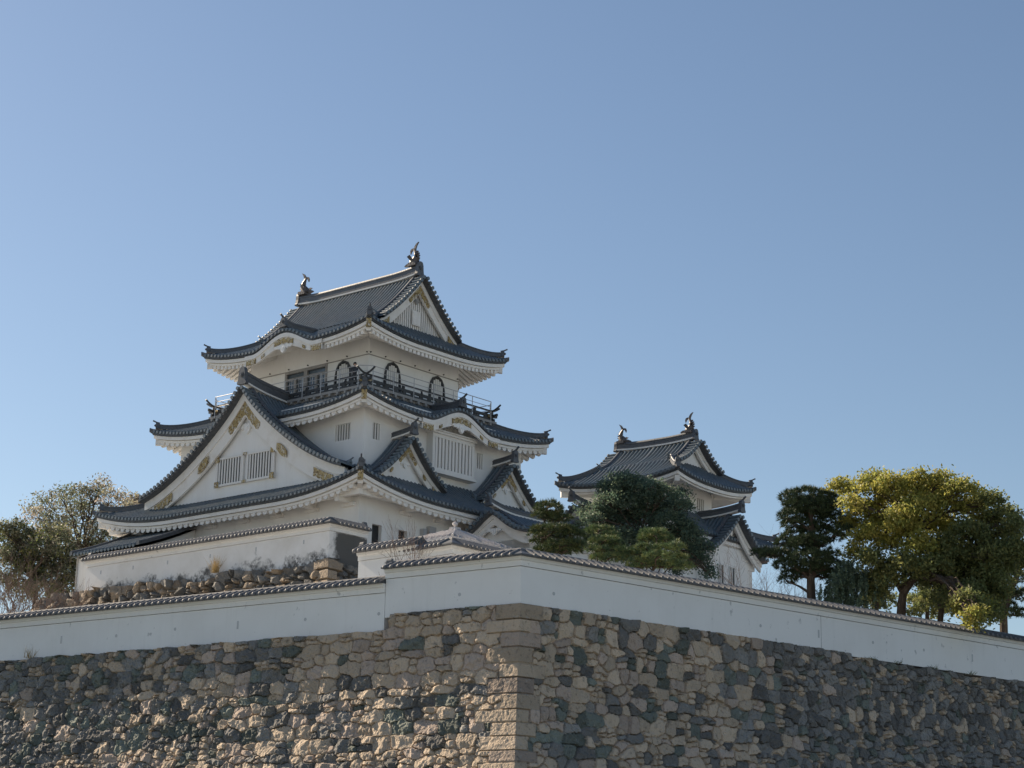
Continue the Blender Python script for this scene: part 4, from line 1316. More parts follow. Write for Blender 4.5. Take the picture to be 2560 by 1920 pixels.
def rampart_face(d, n, side, s1, name):
    step = .036
    s = np.concatenate([np.arange(0, .3, .02), np.arange(.3, 33, step), np.arange(33, s1, .12)])
    z = np.concatenate([np.arange(Z_TOP, 5.4, -step), np.arange(5.4, -.6, -.25)])
    Sg, Zg = np.meshgrid(s, z, indexing='ij')
    # uneven top: lower past the step on the left, a little lower and ragged on the far right
    rag = .10 * (vnoise(Sg, Sg * 0 + 3.3, .8, 15) - .5)
    if side == 'L': top = np.where(Sg > 6.34, 12.50 + rag * .9, Z_TOP + rag * .35)
    else: top = np.where(Sg > 19.3, 12.98 + rag * 2.4 - .004 * (Sg - 19.3), Z_TOP + rag * .5)
    Zg = np.minimum(Zg, top)
    rg = np.random.default_rng(21 if side == 'L' else 22)
    if side == 'L':
        parts = [(0, 15, seeds_rows(16, -1, 13.6, rg, .34, .62, .50, 1.20, .06, .28)), (15, 99, seeds_rows(s1, -1, 13.6, rg, .28, .62, .32, .95, .13, .32))]
    else:
        parts = [(0, 15.5, seeds_rows(17, -1, 13.6, rg, .34, .64, .42, .98, .09, .36)), (15.5, 99, seeds_rows(s1, -1, 13.6, rg, .22, .52, .26, .74, .13, .30))]
    sd = np.concatenate([q[(q[:, 0] > a) & (q[:, 0] <= b)] for a, b, q in parts])
    wob = .10 * (vnoise(Sg, Zg, .35, 3) - .5) + .05 * (vnoise(Sg, Zg, .12, 4) - .5)
    wob2 = .10 * (vnoise(Sg, Zg, .35, 5) - .5) + .05 * (vnoise(Sg, Zg, .12, 6) - .5)
    f1, f2, i1, i2 = nearest2(Sg + wob, Zg + wob2, sd)
    scale = np.minimum(sd[i1, 2], sd[i1, 3])
    e = (f2 - f1) * scale * .6
    N = len(sd)
    # colour of each stone by where it lies
    ss, zz = sd[:, 0], sd[:, 1]
    u = rg.random(N)
    blot = vnoise(ss + 50, zz + 50, 2.2, 31)
    if side == 'L':
        ptan = np.clip(.84 - .022 * ss - .45 * (blot - .45), .05, .97) * np.where(ss > 20, .6, 1)  # dark rubble farther left, with the shade there painted in too
    else:
        ptan = np.clip(.50 - .35 * (blot - .45) + .10 * (ss > 8.5), .04, .8) * np.where(ss > 14 + 3 * (blot - .5) , .10, 1)
    tan = u < ptan
    col = np.where(tan[:, None], TAN[None] * rg.uniform(.78, 1.15, (N, 1)), DARK[None] * rg.uniform(.7, 1.7, (N, 1)))
    gr = (~tan) & (rg.random(N) < (.25 if side == 'L' else np.where((ss < 9), .45, .12)))
    col[gr] = GREEN[None] * rg.uniform(.8, 1.7, (gr.sum(), 1))
    gy = (~tan) & (~gr) & (rg.random(N) < .35)
    col[gy] = GREY[None] * rg.uniform(.6, 1.1, (gy.sum(), 1))
    pk = tan & (rg.random(N) < .3)
    col[pk] = PINK[None] * rg.uniform(.8, 1.1, (pk.sum(), 1))
    chip = (np.minimum(sd[:, 2], sd[:, 3]) < .14) & (rg.random(N) < .6)
    col[chip] = TAN[None] * rg.uniform(.8, 1.1, (chip.sum(), 1))
    prot = rg.normal(0, .028, N) * np.where(tan, .7, 1.4)
    tilt_s, tilt_z = rg.normal(0, .07, N) * np.where(tan, .7, 1.4), rg.normal(0, .08, N) * np.where(tan, .7, 1.4)
    rough = np.where(tan, .040, .075) * np.where(ss > 14, 1.3, 1.0) * (1.25 if side == 'L' else .8)
    ds, dz = Sg - sd[i1, 0], Zg - sd[i1, 1]
    facet = np.full_like(Sg, 9.0)
    for q in range(4):
        sl = rg.normal(0, .20, (N, 2)) * np.where(tan, .65 if side == 'R' else .8, 1.2)[:, None]
        of = rg.uniform(.015, .075, N)
        facet = np.minimum(facet, of[i1] + sl[i1, 0] * ds + sl[i1, 1] * dz)
    facet = np.maximum(facet, -.05)
    nz = 1.1 * (vnoise(Sg + 9 * i1, Zg, .33, 7) - .5) + .9 * (vnoise(Sg, Zg + 5 * i1, .15, 8) - .5) + .7 * (vnoise(Sg, Zg, .075, 9) - .5)
    disp = -.13 + smooth01(e / .032) * (.13 + facet + prot[i1] + rough[i1] * nz)
    C = col[i1]
    # corner blocks
    for zt_, zb_, ll, lr, cc in QROWS:
        ln = ll if side == 'L' else lr
        mk = (Zg <= zt_) & (Zg > zb_) & (Sg <= ln)
        ee = np.minimum(np.minimum(zt_ - Zg, Zg - zb_), ln - Sg)
        dq = -.09 + .115 * smooth01(ee / .030)
        nq = .020 * (1.2 * (vnoise(Sg, Zg, .3, 12) - .5) + .9 * (vnoise(Sg, Zg, .1, 13) - .5)) * np.clip(Sg / .3, 0, 1) * (1.6 if side == 'L' else .7)
        disp = np.where(mk, dq + nq, disp)
        C = np.where(mk[..., None], cc[None, None], C)
    h = Z_TOP - Zg
    o_ = bat(np.maximum(h, 0))
    k = np.exp(-Sg / .06)
    dirn = n[None, None] + (bis - n)[None, None] * k[..., None]
    P = W0[None, None] + d[None, None] * Sg[..., None] + bis[None, None] * 0 + dirn * disp[..., None]
    P = P + (n[None, None] * 1.0) * 0
    P[..., :2] += (bis[None, None, :2] * o_[..., None]) + wl[None, None, :2] * (.05 * np.maximum(h, 0))[..., None]
    P[..., 2] = Zg
    mb = MB()
    mb.grid(P, 0, flip=(side == 'L'), col=C.reshape(-1, 3))
    inner = P[:, 0] - n * .9
    mb.grid(np.stack([P[:, 0], inner], 1), 0, flip=(side == 'R'), col=np.concatenate([C[:, :1], C[:, :1]], 1).reshape(-1, 3))
    return mb.build(name, 'stone', ramp, (W0[0], W0[1], 0), smooth=False, attr='stone_colour')

ramp = thing('stone_rampart', (W0[0], W0[1], 0), 0, 'great dry stone rampart of tan and dark boulders with squared corner blocks', 'stone wall')
rampart_face(wl, nL, 'L', 60, 'masonry')
rampart_face(wr, nR, 'R', 60, 'masonry')

# rubble base of the inner wall
def rubble(name, o3, d, n, n2, s1, ztop, zbot, parent, seed, off):
    step = .05
    s = np.arange(0, s1, step)
    z = np.arange(0, ztop - zbot, step)
    Sg, Hg = np.meshgrid(s, z, indexing='ij')
    rg = np.random.default_rng(seed)
    sd = seeds_rows(s1 + .5, -(ztop - zbot) - 1, .3, rg, .38, .78, .45, 1.1, .14, .34)
    f1, f2, i1, i2 = nearest2(Sg + .12 * (vnoise(Sg, Hg, .3, seed) - .5), -Hg + .12 * (vnoise(Sg, Hg, .3, seed + 1) - .5), sd, 2.2)
    e = (f2 - f1) * np.minimum(sd[i1, 2], sd[i1, 3]) * .6
    N = len(sd)
    nz = 1.2 * (vnoise(Sg + 7 * i1, Hg, .4, 7) - .5) + .8 * (vnoise(Sg, Hg + 5 * i1, .16, 8) - .5)
    facet = np.full_like(Sg, 9.0)
    for q in range(4):
        sl = rg.normal(0, .45, (N, 2))
        facet = np.minimum(facet, rg.uniform(.05, .22, N)[i1] + sl[i1, 0] * (Sg - sd[i1, 0]) + sl[i1, 1] * (-Hg - sd[i1, 1]))
    disp = -.28 + smooth01(e / .06) * (.30 + np.maximum(facet, -.2) + .12 * nz + rg.normal(0, .09, N)[i1])
    u = rg.random(N)
    col = np.where((u < .40)[:, None], TAN[None] * rg.uniform(.45, .8, (N, 1)), np.where((u < .7)[:, None], GREY[None] * rg.uniform(.5, .95, (N, 1)), DARK[None] * rg.uniform(.6, 1.2, (N, 1))))
    wc = smooth01((Sg - .5) / .4)
    row = np.floor(Hg / .56).astype(int)
    ln = np.where(row % 2 == 0, 1.0, .65)
    mk = Sg < ln
    ee = np.minimum(np.minimum(Hg % .56, .56 - Hg % .56), ln - Sg)
    disp = np.where(mk, .12 - .22 * (1 - smooth01(ee / .06)) + .05 * nz * np.clip(Sg / .3, 0, 1), disp)
    kc_ = np.exp(-Sg / .05)
    lift = wc * (rg.uniform(-.10, .16, N))[i1] * np.exp(-Hg / .5) + .5 * (vnoise(Sg, 0 * Sg + 8, 2.6, seed) - .5) * np.exp(-Hg / .8)
    P = o3[None, None] + d * Sg[..., None] + (n + n2) * (.25 * Hg)[..., None] + n * disp[..., None] + n2 * (kc_ * disp)[..., None]
    P[..., 2] = ztop - Hg + lift
    mb = MB()
    cc_ = np.where(mk[..., None], TAN[None, None] * (.62 + .14 * (row % 3))[..., None], col[i1])
    mb.grid(P, 0, flip=np.cross(d, n)[2] > 0, col=cc_.reshape(-1, 3))
    inn = P[:, 0] - n * .9
    mb.grid(np.stack([P[:, 0], inn], 1), 0, col=np.concatenate([col[i1][:, :1]] * 2, 1).reshape(-1, 3))
    return mb.build(name, 'stone', parent, off, attr='stone_colour')
Rb = kw(-14.25, -13.15, 0)
rb_ = thing('rubble_base', (Rb[0], Rb[1], 13.04), 0, 'low rubble base of rough boulders under the white inner wall', 'stone wall')
rubble('masonry', Rb, ky, -kx, -ky, 26.0, 19.78, 13.0, rb_, 41, (Rb[0], Rb[1], 13.04))
rubble('masonry', Rb, kx, -ky, -kx, 20.0, 19.78, 13.0, rb_, 42, (Rb[0], Rb[1], 13.04))

# ------------------------------------------------------------------ trees and plants
def unit(n_, rg):
    v = rg.normal(size=(n_, 3))
    return v / np.linalg.norm(v, axis=1)[:, None]

def leaf_quads(mb, C, size, cols, rg, flat=.0):
    n_ = len(C)
    a = unit(n_, rg)
    if flat: a[:, 2] *= (1 - flat)
    a /= np.linalg.norm(a, axis=1)[:, None]
    b = np.cross(a, unit(n_, rg))
    b /= np.linalg.norm(b, axis=1)[:, None] + 1e-9
    sz = (size * rg.uniform(.65, 1.3, n_))[:, None]
    V = np.stack([C - a * sz, C + b * sz * .48, C + a * sz, C - b * sz * .48], 1).reshape(-1, 3)
    mb.add(V, np.arange(4 * n_).reshape(-1, 4), 0, np.repeat(cols, 4, 0))

def crown_leaves(mb, clumps, rg, size, dens, pal, sub=.34, spread=1.0, gap=0.0):
    """clumps: (centre, radii, palette index); leaves gather in twig sized bunches through the outer part of each clump"""
    for c, r, pi in clumps:
        k = max(8, int(dens * (r[0] * r[1] + r[0] * r[2]) * 2.6))
        v = unit(k, rg)
        v[:, 2] = np.where(v[:, 2] < -.35, -v[:, 2], v[:, 2])
        rad = rg.uniform(.45, 1.05, k) ** .7
        sc_ = c + v * rad[:, None] * np.asarray(r)
        sc_ = sc_[rg.random(k) > gap]
        m_ = 24
        base = pal[pi]
        cl = base[rg.integers(0, len(base), len(sc_))] * rg.uniform(.75, 1.25, (len(sc_), 1))
        C = np.repeat(sc_, m_, 0) + rg.normal(0, sub * .5 * spread, (len(sc_) * m_, 3)) * [1, 1, .75]
        cols = np.repeat(cl, m_, 0) * rg.uniform(.8, 1.2, (len(C), 1))
        leaf_quads(mb, C, size, cols, rg)

def limb(mb, p0, p1, r0, r1, rg, wob=.12, k=6):
    p0, p1 = np.asarray(p0, float), np.asarray(p1, float)
    t = np.linspace(0, 1, k)[:, None]
    L_ = np.linalg.norm(p1 - p0)
    P = p0 + (p1 - p0) * t
    P += rg.normal(0, wob * L_ / k, P.shape) * np.sin(math.pi * t)
    P[:, 2] += .10 * L_ * np.sin(math.pi * t[:, 0])
    mb.tube(P, np.linspace(r0, r1, k), 6)
    return P

def leafy_tree(name, label, base, fork, clumps, pal, seed, size=.11, dens=16, trunk_r=.3, group=None, gap=.1, sub=.34, trunks=None, bark='bark', limbs=True):
    rg = np.random.default_rng(seed)
    t = thing(name, base, 0, label, 'tree', group)
    off = tuple(base)
    mb = MB()
    for b_, f_, r_ in (trunks or [(base, fork, trunk_r)]):
        limb(mb, b_, f_, r_, r_ * .6, rg, .10, 7)
    if limbs:
        for c, r, pi in clumps:
            fk = min([f_ for b_, f_, r_ in (trunks or [(base, fork, trunk_r)])], key=lambda q: np.linalg.norm(np.asarray(q) - c))
            P = limb(mb, fk, c, trunk_r * .32, .03, rg, .2, 7)
            for q in range(4):
                limb(mb, P[rg.integers(3, 6)], c + unit(1, rg)[0] * np.asarray(r) * .85, .035, .012, rg, .2, 4)
    mb.build('trunk', bark, t, off)
    mb = MB()
    crown_leaves(mb, clumps, rg, size, dens, pal, sub, gap=gap)
    mb.build('crown', 'leaf', t, off)
    return t

def pine_pad(mb, c, r, rg, pal, dens=30, ln=.20):
    k = int(dens * r[0] * r[1] * 5.5)
    a = rg.uniform(0, 2 * math.pi, k)
    q = np.sqrt(rg.uniform(0, 1, k))
    x, y = q * np.cos(a), q * np.sin(a)
    lump = .45 + 1.1 * vnoise(x * 3 + 20, y * 3 + 20, 1.0, int(rg.integers(1, 9999)))
    zt_ = np.sqrt(np.clip(1 - q ** 2, 0, 1)) * lump
    zz = np.where(rg.random(k) < .72, zt_, -zt_ * .5 * rg.random(k))
    C = c + np.stack([x * r[0], y * r[1], zz * r[2]], -1)
    m_ = 16
    cc = pal[rg.integers(0, len(pal), k)] * rg.uniform(.75, 1.25, (k, 1))
    Ce = np.repeat(C, m_, 0)
    D = unit(len(Ce), rg)
    outw = np.repeat(np.stack([x * .8, y * .8, .55 + 0 * x], -1), m_, 0)
    D = D + outw
    D /= np.linalg.norm(D, axis=1)[:, None]
    Sd = np.cross(D, unit(len(Ce), rg))
    Sd /= np.linalg.norm(Sd, axis=1)[:, None] + 1e-9
    L_ = (ln * rg.uniform(.7, 1.25, len(Ce)))[:, None]
    wd = .017
    V = np.stack([Ce - Sd * wd, Ce + Sd * wd, Ce + D * L_], 1).reshape(-1, 3)
    mb.add(V, np.arange(len(V)).reshape(-1, 3), 0, np.repeat(np.repeat(cc, m_, 0) * rg.uniform(.85, 1.2, (len(Ce), 1)), 3, 0))

def pine_tree(label, base, trunk, pads, pal, seed, dens=30, tr=.22, group=None, ln=.20):
    rg = np.random.default_rng(seed)
    t = thing('pine_tree', base, 0, label, 'tree', group)
    off = tuple(base)
    mb = MB()
    T_ = np.array(trunk)
    mb.tube(T_, np.linspace(tr, tr * .35, len(T_)), 8)
    for c, r in pads:
        i = np.argmin(np.linalg.norm(T_ - (c - [0, 0, .5]), axis=1))
        P = limb(mb, T_[i], c - [0, 0, r[2] * .2], tr * .35, .03, rg, .25, 6)
        for q in range(5):
            limb(mb, P[rg.integers(3, 6)], c + np.array([rg.uniform(-.8, .8) * r[0], rg.uniform(-.8, .8) * r[1], 0]), .03, .01, rg, .2, 4)
    mb.build('trunk', 'bark', t, off)
    mb = MB()
    for c, r in pads: pine_pad(mb, c, r, rg, pal, dens, ln)
    mb.build('crown', 'needle', t, off)
    return t

def twiggy(mb, p, d, ln, r, depth, rg, spread=.5, up=.15):
    q = p + d * ln
    m_ = p + d * ln * .5 + rg.normal(0, ln * .05, 3)
    mb.tube([p, m_, q], [r, r * .85, r * .7], 4 if depth < 3 else 5, cap=False)
    if depth <= 0: return
    for i in range(rg.integers(2, 4)):
        nd = d + rg.normal(0, spread, 3) + np.array([0, 0, up])
        nd /= np.linalg.norm(nd)
        twiggy(mb, q if i < 2 else m_, nd, ln * rg.uniform(.62, .88), r * .66, depth - 1, rg, spread, up)

def bare_shrub(name, label, base, h, stems, depth, seed, group=None, r=.03, spread=.5, m='twig', cat='shrub', lean=0.3):
    rg = np.random.default_rng(seed)
    t = thing(name, base, 0, label, cat, group)
    mb = MB()
    for i in range(stems):
        d = np.array([rg.normal(0, lean), rg.normal(0, lean), 1.0])
        d /= np.linalg.norm(d)
        twiggy(mb, np.asarray(base) + [rg.normal(0, .15), rg.normal(0, .15), 0], d, h * rg.uniform(.26, .36), r, depth, rg, spread)
    mb.build('branches', m, t, tuple(base))
    return t

def pal(*c): return np.array(c)
def R4(x, y): return 1340 + x * .28933, 1000 + y * .28933
def R5(x, y): return 1900 + x * .29837, 1150 + y * .29837
def R6(x, y): return x * .36166, 1150 + y * .36166
def R7(x, y): return 800 + x * .31646, 1200 + y * .31646
def foot(px, py, dist, z=ZT):
    p = A(px, py, dist)
    return np.array([p[0], p[1], z])

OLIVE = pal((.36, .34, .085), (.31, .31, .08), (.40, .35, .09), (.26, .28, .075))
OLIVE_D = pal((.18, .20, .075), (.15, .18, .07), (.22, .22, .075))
DKGREEN = pal((.085, .135, .10), (.10, .155, .11), (.12, .165, .11), (.15, .19, .12))
BRONZE = pal((.19, .195, .13), (.155, .175, .115), (.21, .195, .15), (.15, .18, .12))
BRONZE_R = pal((.30, .26, .23), (.28, .25, .20), (.25, .24, .17))
PINE_D = pal((.042, .062, .034), (.05, .075, .036), (.06, .085, .04))
PINE_Y = pal((.16, .215, .085), (.11, .165, .075), (.21, .235, .09), (.08, .13, .07))

def clump_px(R, k, dist, lst, dpt=1.0, grow=1.15, rg=np.random.default_rng(77)):
    """(x, y, radius[, palette[, z squash]]) read in crop units -> clumps in the place, staggered in depth"""
    out = []
    for q in lst:
        px, py = R(q[0], q[1])
        dd = dist + rg.uniform(-1.4, 1.4) * dpt
        c = A(px, py, dd)
        m_ = k * q[2] * math.hypot(dd, c[2]) / FPX * grow
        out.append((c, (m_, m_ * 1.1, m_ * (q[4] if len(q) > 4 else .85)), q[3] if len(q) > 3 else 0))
    return out

# camphor on the right; upper palette holds young-leaf yellow plus painted sunlight
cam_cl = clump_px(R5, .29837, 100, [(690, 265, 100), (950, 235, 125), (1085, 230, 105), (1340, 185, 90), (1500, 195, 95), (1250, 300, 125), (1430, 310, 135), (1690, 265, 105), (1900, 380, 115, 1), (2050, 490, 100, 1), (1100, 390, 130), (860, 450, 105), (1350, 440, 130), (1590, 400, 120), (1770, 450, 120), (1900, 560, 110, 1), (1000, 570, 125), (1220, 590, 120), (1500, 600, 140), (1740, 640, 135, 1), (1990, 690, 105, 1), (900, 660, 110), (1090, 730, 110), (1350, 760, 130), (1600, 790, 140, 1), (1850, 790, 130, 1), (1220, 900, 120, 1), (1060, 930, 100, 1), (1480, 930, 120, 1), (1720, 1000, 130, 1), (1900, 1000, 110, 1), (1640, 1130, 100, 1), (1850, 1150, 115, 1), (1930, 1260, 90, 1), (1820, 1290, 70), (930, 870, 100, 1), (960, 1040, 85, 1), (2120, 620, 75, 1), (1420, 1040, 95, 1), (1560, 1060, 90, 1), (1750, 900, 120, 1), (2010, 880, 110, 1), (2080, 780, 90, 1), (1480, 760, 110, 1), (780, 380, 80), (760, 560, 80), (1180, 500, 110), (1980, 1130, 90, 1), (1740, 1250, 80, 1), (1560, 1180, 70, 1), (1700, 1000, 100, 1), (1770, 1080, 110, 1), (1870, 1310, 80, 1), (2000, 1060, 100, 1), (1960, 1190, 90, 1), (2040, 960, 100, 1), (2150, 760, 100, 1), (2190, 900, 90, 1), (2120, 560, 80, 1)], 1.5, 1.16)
cam_cl += clump_px(R5, .29837, 94.2, [(1800, 1350, 50), (1812, 1400, 46), (1770, 1310, 55), (1830, 1290, 55)], .3)
cam_cl += clump_px(R5, .29837, 96.5, [(1780, 1230, 80, 1), (1720, 1170, 80, 1), (1850, 1220, 80), (1700, 1260, 70), (1880, 1290, 70, 1), (1760, 1110, 90, 1)], .6)
cam_cl += clump_px(R5, .29837, 100, [(1560, 980, 110, 1), (1650, 1060, 110, 1), (1820, 1000, 120, 1), (1900, 1130, 110, 1), (1780, 1190, 100, 1), (1900, 1250, 90, 1), (1960, 1330, 70, 1), (1680, 900, 120, 1), (1950, 820, 120, 1), (1080, 1010, 90, 1), (1350, 960, 100, 1), (1450, 1010, 90, 1), (950, 1120, 80, 1), (880, 1030, 80, 1), (1020, 1090, 70, 1), (820, 800, 80)], 1.5, 1.16)
cb_ = foot(*R5(1180, 1290), 100)
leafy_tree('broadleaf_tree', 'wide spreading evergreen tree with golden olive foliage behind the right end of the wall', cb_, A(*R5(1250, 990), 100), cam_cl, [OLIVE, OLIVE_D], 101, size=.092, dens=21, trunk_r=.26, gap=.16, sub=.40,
           trunks=[(cb_, A(*R5(1200, 1110), 100), .34), (A(*R5(1200, 1110), 100), A(*R5(1340, 960), 99.5), .24), (A(*R5(1200, 1110), 100), A(*R5(1080, 980), 100.5), .16), (A(*R5(1200, 1130), 100), A(*R5(1240, 620), 100), .15), (foot(*R5(1520, 1320), 101), A(*R5(1510, 1080), 101), .2)])
# tall dark pine before it
def pads_px(R, k, dist, lst, rg, dpt=.6, grow=1.0):
    out = []
    for x, y, rx, rz in lst:
        dd = dist + rg.uniform(-1, 1) * dpt
        c = A(*R(x, y), dd)
        m_ = k * math.hypot(dd, c[2]) / FPX
        rx, rz = rx * grow, rz * grow
        out.append((c, (rx * m_, rx * m_ * .9, rz * m_)))
    return out
rgp = np.random.default_rng(9)
tp = pads_px(R5, .29837, 101, [(400, 330, 215, 60), (240, 490, 85, 50), (470, 430, 190, 75), (610, 370, 75, 50), (330, 560, 140, 55), (620, 550, 160, 60), (300, 650, 105, 55), (520, 650, 160, 65), (690, 620, 90, 50), (330, 760, 110, 45), (150, 800, 130, 40), (420, 850, 170, 65), (570, 810, 90, 50), (20, 790, 90, 35), (400, 470, 190, 60), (420, 400, 200, 55), (420, 700, 150, 50), (230, 700, 100, 40), (260, 890, 130, 45), (300, 970, 110, 40), (560, 900, 130, 50), (480, 960, 130, 45), (230, 1020, 70, 30), (600, 980, 110, 45)], rgp, .8, 1.12)
pine_tree('tall dark pine with layered foliage standing between the turret and the golden tree', foot(*R5(440, 1150), 101), [foot(*R5(440, 1150), 101), A(*R5(430, 1140), 101), A(*R5(425, 1000), 101), A(*R5(450, 860), 101), A(*R5(480, 740), 101), A(*R5(440, 600), 101), A(*R5(420, 420), 101), A(*R5(400, 320), 101)], tp, PINE_D, 103, dens=34, tr=.25, ln=.24)
# pine beyond the right edge of the picture
fp = pads_px(R5, .29837, 112, [(2120, 1000, 120, 55), (2180, 1150, 120, 55), (2060, 1240, 90, 45), (2160, 1300, 110, 50), (2240, 640, 90, 50), (2230, 880, 100, 50), (2080, 1120, 80, 45)], rgp)
pine_tree('dark pine at the right edge of the picture behind the coped wall', foot(*R5(2030, 1420), 112), [foot(*R5(2030, 1420), 112), A(*R5(2040, 1300), 112), A(*R5(2100, 1100), 112), A(*R5(2180, 900), 112), A(*R5(2240, 640), 112)], fp, PINE_D, 104, dens=34, tr=.26, ln=.24)
# upright juniper bush
rg = np.random.default_rng(55)
jb = foot(*R5(700, 1210), 100)
jt = thing('juniper_bush', jb, 0, 'dark upright juniper bush beside the foot of the tall pine', 'bush')
mb = MB()
mb.tube([jb, A(*R5(700, 900), 100)], [.1, .03], 6)
mb.build('trunk', 'bark', jt, tuple(jb))
mb = MB()
for i in range(420):
    x = 705 + rg.normal(0, 105)
    top_ = 810 + abs(x - 705) * (1.25 if x < 705 else .55) + rg.uniform(0, 60)
    y = rg.uniform(top_, 1230)
    c = A(*R5(x, y), 100 + rg.normal(0, .5))
    n_ = 46
    tt = rg.uniform(0, 1, n_)
    C = c + np.stack([rg.normal(0, .06, n_), rg.normal(0, .06, n_), tt * .55 - .3], -1) * (1 - .6 * tt[:, None] * [1, 1, 0])
    leaf_quads(mb, C, .055, DKGREEN[rg.integers(0, 3, n_)] * rg.uniform(.6, 1.1), rg)
mb.build('crown', 'needle', jt, tuple(jb))
# thinner trees seen through the gap under the golden crown
for i, (x, y, lst, lb) in enumerate(((990, 1250, [(960, 1180, 80), (1040, 1150, 70), (900, 1200, 70), (1010, 1240, 60), (1100, 1190, 60), (930, 1110, 70)], 'thin tree far behind, left of the forked golden tree trunk'), (1400, 1310, [(1330, 1240, 80), (1440, 1230, 80), (1390, 1160, 70), (1290, 1290, 60), (1290, 1170, 60), (1480, 1310, 70), (1400, 1090, 80), (1500, 1160, 80)], 'thin tree far behind, right of the forked golden tree trunk'), (1700, 1350, [(1560, 1250, 70), (1690, 1290, 70), (1760, 1210, 70)], 'thin tree far behind, below the hanging bough at the wall'))):
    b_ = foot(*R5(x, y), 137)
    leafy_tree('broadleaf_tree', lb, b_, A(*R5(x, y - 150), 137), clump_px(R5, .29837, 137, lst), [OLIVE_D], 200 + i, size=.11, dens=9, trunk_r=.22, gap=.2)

# dark evergreen in front of the turret, with pale cloud pines before it
dk = clump_px(R4, .28933, 104, [(740, 720, 110), (640, 790, 110), (850, 780, 140), (1000, 760, 90), (620, 900, 120), (800, 920, 170), (990, 900, 130), (1130, 830, 90), (1250, 830, 70), (1270, 930, 75), (1140, 960, 120), (560, 1020, 110), (720, 1060, 150), (930, 1060, 160), (1150, 1090, 150), (1290, 1130, 110), (480, 1050, 90), (430, 980, 60), (760, 1220, 130), (950, 1220, 130), (1180, 1230, 140), (1350, 1220, 110), (1450, 1290, 90), (1300, 1370, 110), (1420, 1400, 90), (1480, 1480, 60), (1250, 1470, 90), (1510, 1520, 40), (400, 920, 35), (560, 1150, 100), (640, 1250, 110), (820, 1360, 110), (480, 1180, 80), (1000, 1370, 100), (420, 1250, 70), (720, 1330, 90), (330, 1100, 50)], .8, 1.03)
db = foot(*R4(900, 1500), 104)
leafy_tree('broadleaf_tree', 'dense dark green evergreen tree hiding the left part of the turret', db, A(*R4(900, 1200), 104), dk, [DKGREEN], 105, size=.075, dens=24, trunk_r=.2, gap=.16, sub=.36)
cp = [('cloud pruned pine with dark pads nearest the castle end of the wall', [(110, 960, 130, 90), (60, 1010, 90, 50), (190, 1030, 130, 70), (60, 1130, 110, 50), (190, 1130, 170, 60), (300, 1170, 120, 60), (60, 1230, 100, 45), (230, 1260, 160, 60), (330, 1260, 90, 60), (250, 1310, 140, 45), (110, 1300, 130, 45), (20, 1180, 80, 45), (120, 910, 80, 45)], (160, 1330), 0, 93),
      ('cloud pruned yellowish pine in the middle of the row above the wall', [(550, 1130, 110, 55), (640, 1180, 85, 45), (580, 1220, 130, 55), (530, 1300, 100, 50), (660, 1300, 90, 50), (740, 1350, 80, 40), (620, 1370, 150, 45), (770, 1310, 90, 50), (700, 1240, 70, 40)], (620, 1400), 1, 94),
      ('cloud pruned yellowish pine at the right end of the row above the wall', [(1020, 1165, 120, 55), (940, 1210, 80, 40), (960, 1290, 110, 45), (1120, 1220, 100, 50), (1180, 1280, 100, 50), (1060, 1350, 130, 50), (900, 1400, 90, 40), (1200, 1370, 100, 50), (1010, 1430, 120, 40), (1240, 1440, 120, 45), (1120, 1430, 140, 45), (860, 1330, 80, 50), (870, 1440, 90, 35)], (1050, 1480), 2, 93)]
for i, (lb, lst, ft, ci_, dist) in enumerate(cp):
    pd = [(c, (r[0] * 1.08, r[1], r[2] * .6)) for c, r in pads_px(R4, .28933, dist, lst, rgp, 1.1, .95)]
    b_ = foot(*R4(*ft), dist)
    top_ = A(*R4(lst[0][0], lst[0][1] + 30), dist)
    pine_tree(lb, b_, [b_ + (top_ - b_) * t_ + np.array([.2 * math.sin(5 * t_ + i), 0, 0]) for t_ in np.linspace(0, 1, 7)], pd, (PINE_Y * .55 if ci_ == 0 else PINE_Y), 300 + i, dens=40, tr=.08, ln=.22, group='cloud pruned pines above the wall')

# trees on the left behind the inner wall
lt = clump_px(R6, .36166, 141, [(700, 175, 60, 1), (660, 240, 70), (560, 245, 75), (420, 265, 80), (770, 280, 85, 1), (835, 300, 50, 1), (300, 330, 90), (230, 400, 75, 1), (480, 360, 105), (620, 370, 110), (740, 400, 100), (380, 470, 110), (540, 500, 120), (690, 520, 115), (800, 500, 80), (420, 600, 100), (580, 640, 100), (700, 620, 90)], 1.5)
lb_ = foot(*R6(560, 1000), 141)
leafy_tree('broadleaf_tree', 'tall thin leaved tree with bronze tips at the far left end of the castle', lb_, A(*R6(560, 640), 141), lt, [BRONZE, BRONZE_R], 106, size=.105, dens=4.6, trunk_r=.24, gap=.2, sub=.55)
lt2 = clump_px(R6, .36166, 133, [(30, 500, 70), (110, 500, 85), (200, 570, 90), (60, 590, 100), (300, 620, 100), (150, 670, 110), (400, 680, 90), (270, 720, 110), (60, 720, 100), (480, 760, 90), (370, 800, 110), (180, 800, 110), (480, 880, 90), (300, 910, 110), (400, 960, 90), (530, 960, 60), (150, 930, 100), (430, 560, 90), (520, 690, 90), (20, 660, 80), (20, 850, 90), (350, 540, 90), (560, 800, 70), (560, 880, 60)], 1.2)
lb2 = foot(*R6(250, 1050), 133)
leafy_tree('broadleaf_tree', 'dense olive green tree at the left edge of the picture below the bronze tipped one', lb2, A(*R6(250, 850), 133), lt2, [np.concatenate([BRONZE, BRONZE * .75, OLIVE_D * .8])], 107, size=.105, dens=8, trunk_r=.26, gap=.12, sub=.48)
lt3 = clump_px(R6, .36166, 146, [(930, 270, 35, 1), (970, 310, 45, 1), (900, 330, 45, 1)], .5)
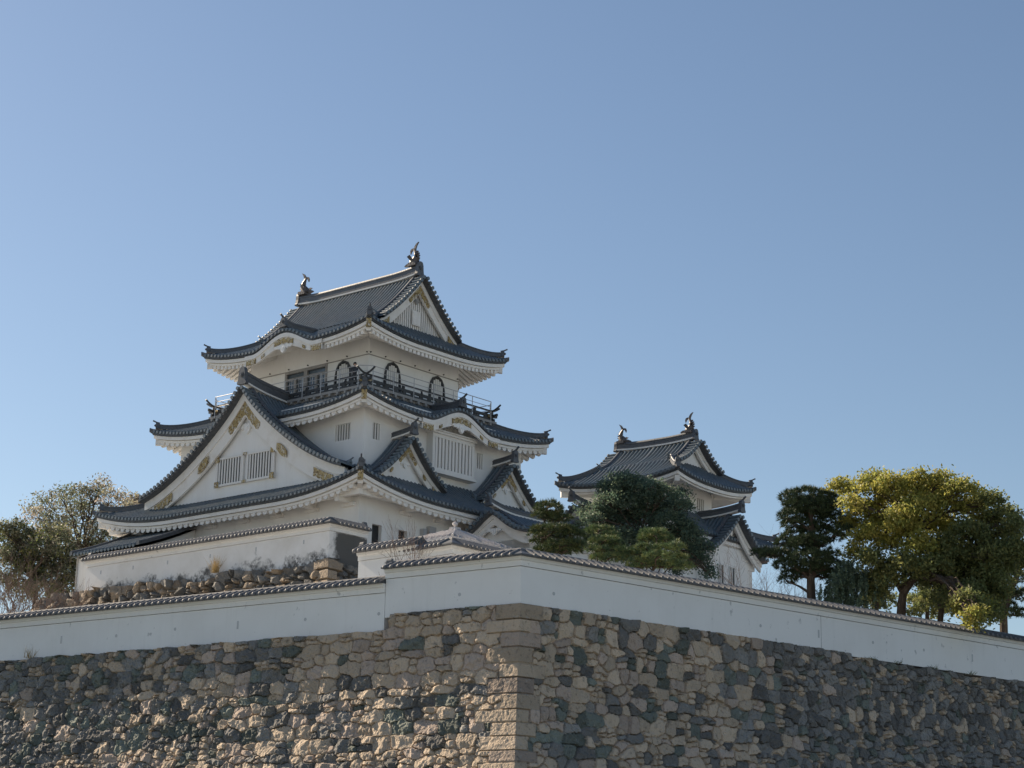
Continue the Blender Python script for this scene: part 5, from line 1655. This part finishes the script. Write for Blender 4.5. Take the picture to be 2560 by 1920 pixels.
leafy_tree('broadleaf_tree', 'small tree top showing just over the left eave of the castle', foot(*R6(950, 700), 146), A(*R6(940, 420), 146), lt3, [BRONZE, BRONZE_R], 108, size=.12, dens=12, trunk_r=.16, gap=.15)
bare_shrub('bare_shrub', 'brown bare twiggy bush at the bottom left behind the lower wall', foot(*R6(70, 1060), 110, ZT), 6.6, 7, 5, 61, r=.04, spread=.42, lean=.22)
bare_shrub('bare_shrub', 'bare twiggy shrub right of the brown bush, behind the lower wall', foot(*R6(330, 1060), 112, ZT), 6.0, 6, 5, 62, r=.04, spread=.42, lean=.25)
bare_shrub('bare_shrub', 'leafless brown shrub in front of the low wall with the sunlit coping', foot(*R7(690, 760), 84), 4.3, 6, 4, 63, r=.022, spread=.30, lean=.14)
bare_shrub('bare_tree', 'leafless grey tree between the turret and the tall pine', foot(*R4(2010, 1650), 118), 8.6, 3, 6, 64, r=.05, spread=.42, cat='tree', lean=.16)
bare_shrub('bare_shrub', 'small leafless bush in front of the turret windows', foot(*R4(1730, 1640), 100), 4.3, 3, 4, 65, r=.02, spread=.4, lean=.15)

# grass tufts in the stones
def tuft(label, p, h, n_, m, seed, spread=.5):
    rg = np.random.default_rng(seed)
    mb = MB()
    p = np.asarray(p, float)
    for i in range(n_):
        d = np.array([rg.normal(0, spread), rg.normal(0, spread), 1.0])
        d /= np.linalg.norm(d)
        b_ = p + [rg.normal(0, .12), rg.normal(0, .12), 0]
        t_ = b_ + d * h * rg.uniform(.6, 1.1)
        sd_ = np.cross(d, [0, 1, 0]) * .012
        mb.add([b_ - sd_, b_ + sd_, t_ + [0, 0, -.1 * h]], [(0, 1, 2)])
    o = mb.build('grass_tuft', m, None, p)
    o.location = p
    return tag(o, label, 'grass', 'tufts of grass in the stone walls')
P = kw(-14.5, -4.4, 19.9)
tuft('tall dry grass tuft among the boulders of the rubble base', P, 1.2, 90, 'dry_grass', 1, .35)
for i, (s_, lb) in enumerate(((20.6, 'green weed on the rampart top, first one right of the wall joint'), (22.3, 'green weed on the rampart top, second one right of the wall joint'), (24.9, 'green weed on the rampart top, third one right of the wall joint'), (27.6, 'green weed on the rampart top, nearest the right edge'))):
    tuft(lb, W0 + wr * s_ + nR * .1 + np.array([0, 0, 12.95]), .30, 16, 'grass', 10 + i, .8)
tuft('thin dry grass at the far left on the rampart top', W0 + wl * 26.8 + nL * .1 + np.array([0, 0, 12.5]), .75, 22, 'dry_grass', 30, .3)
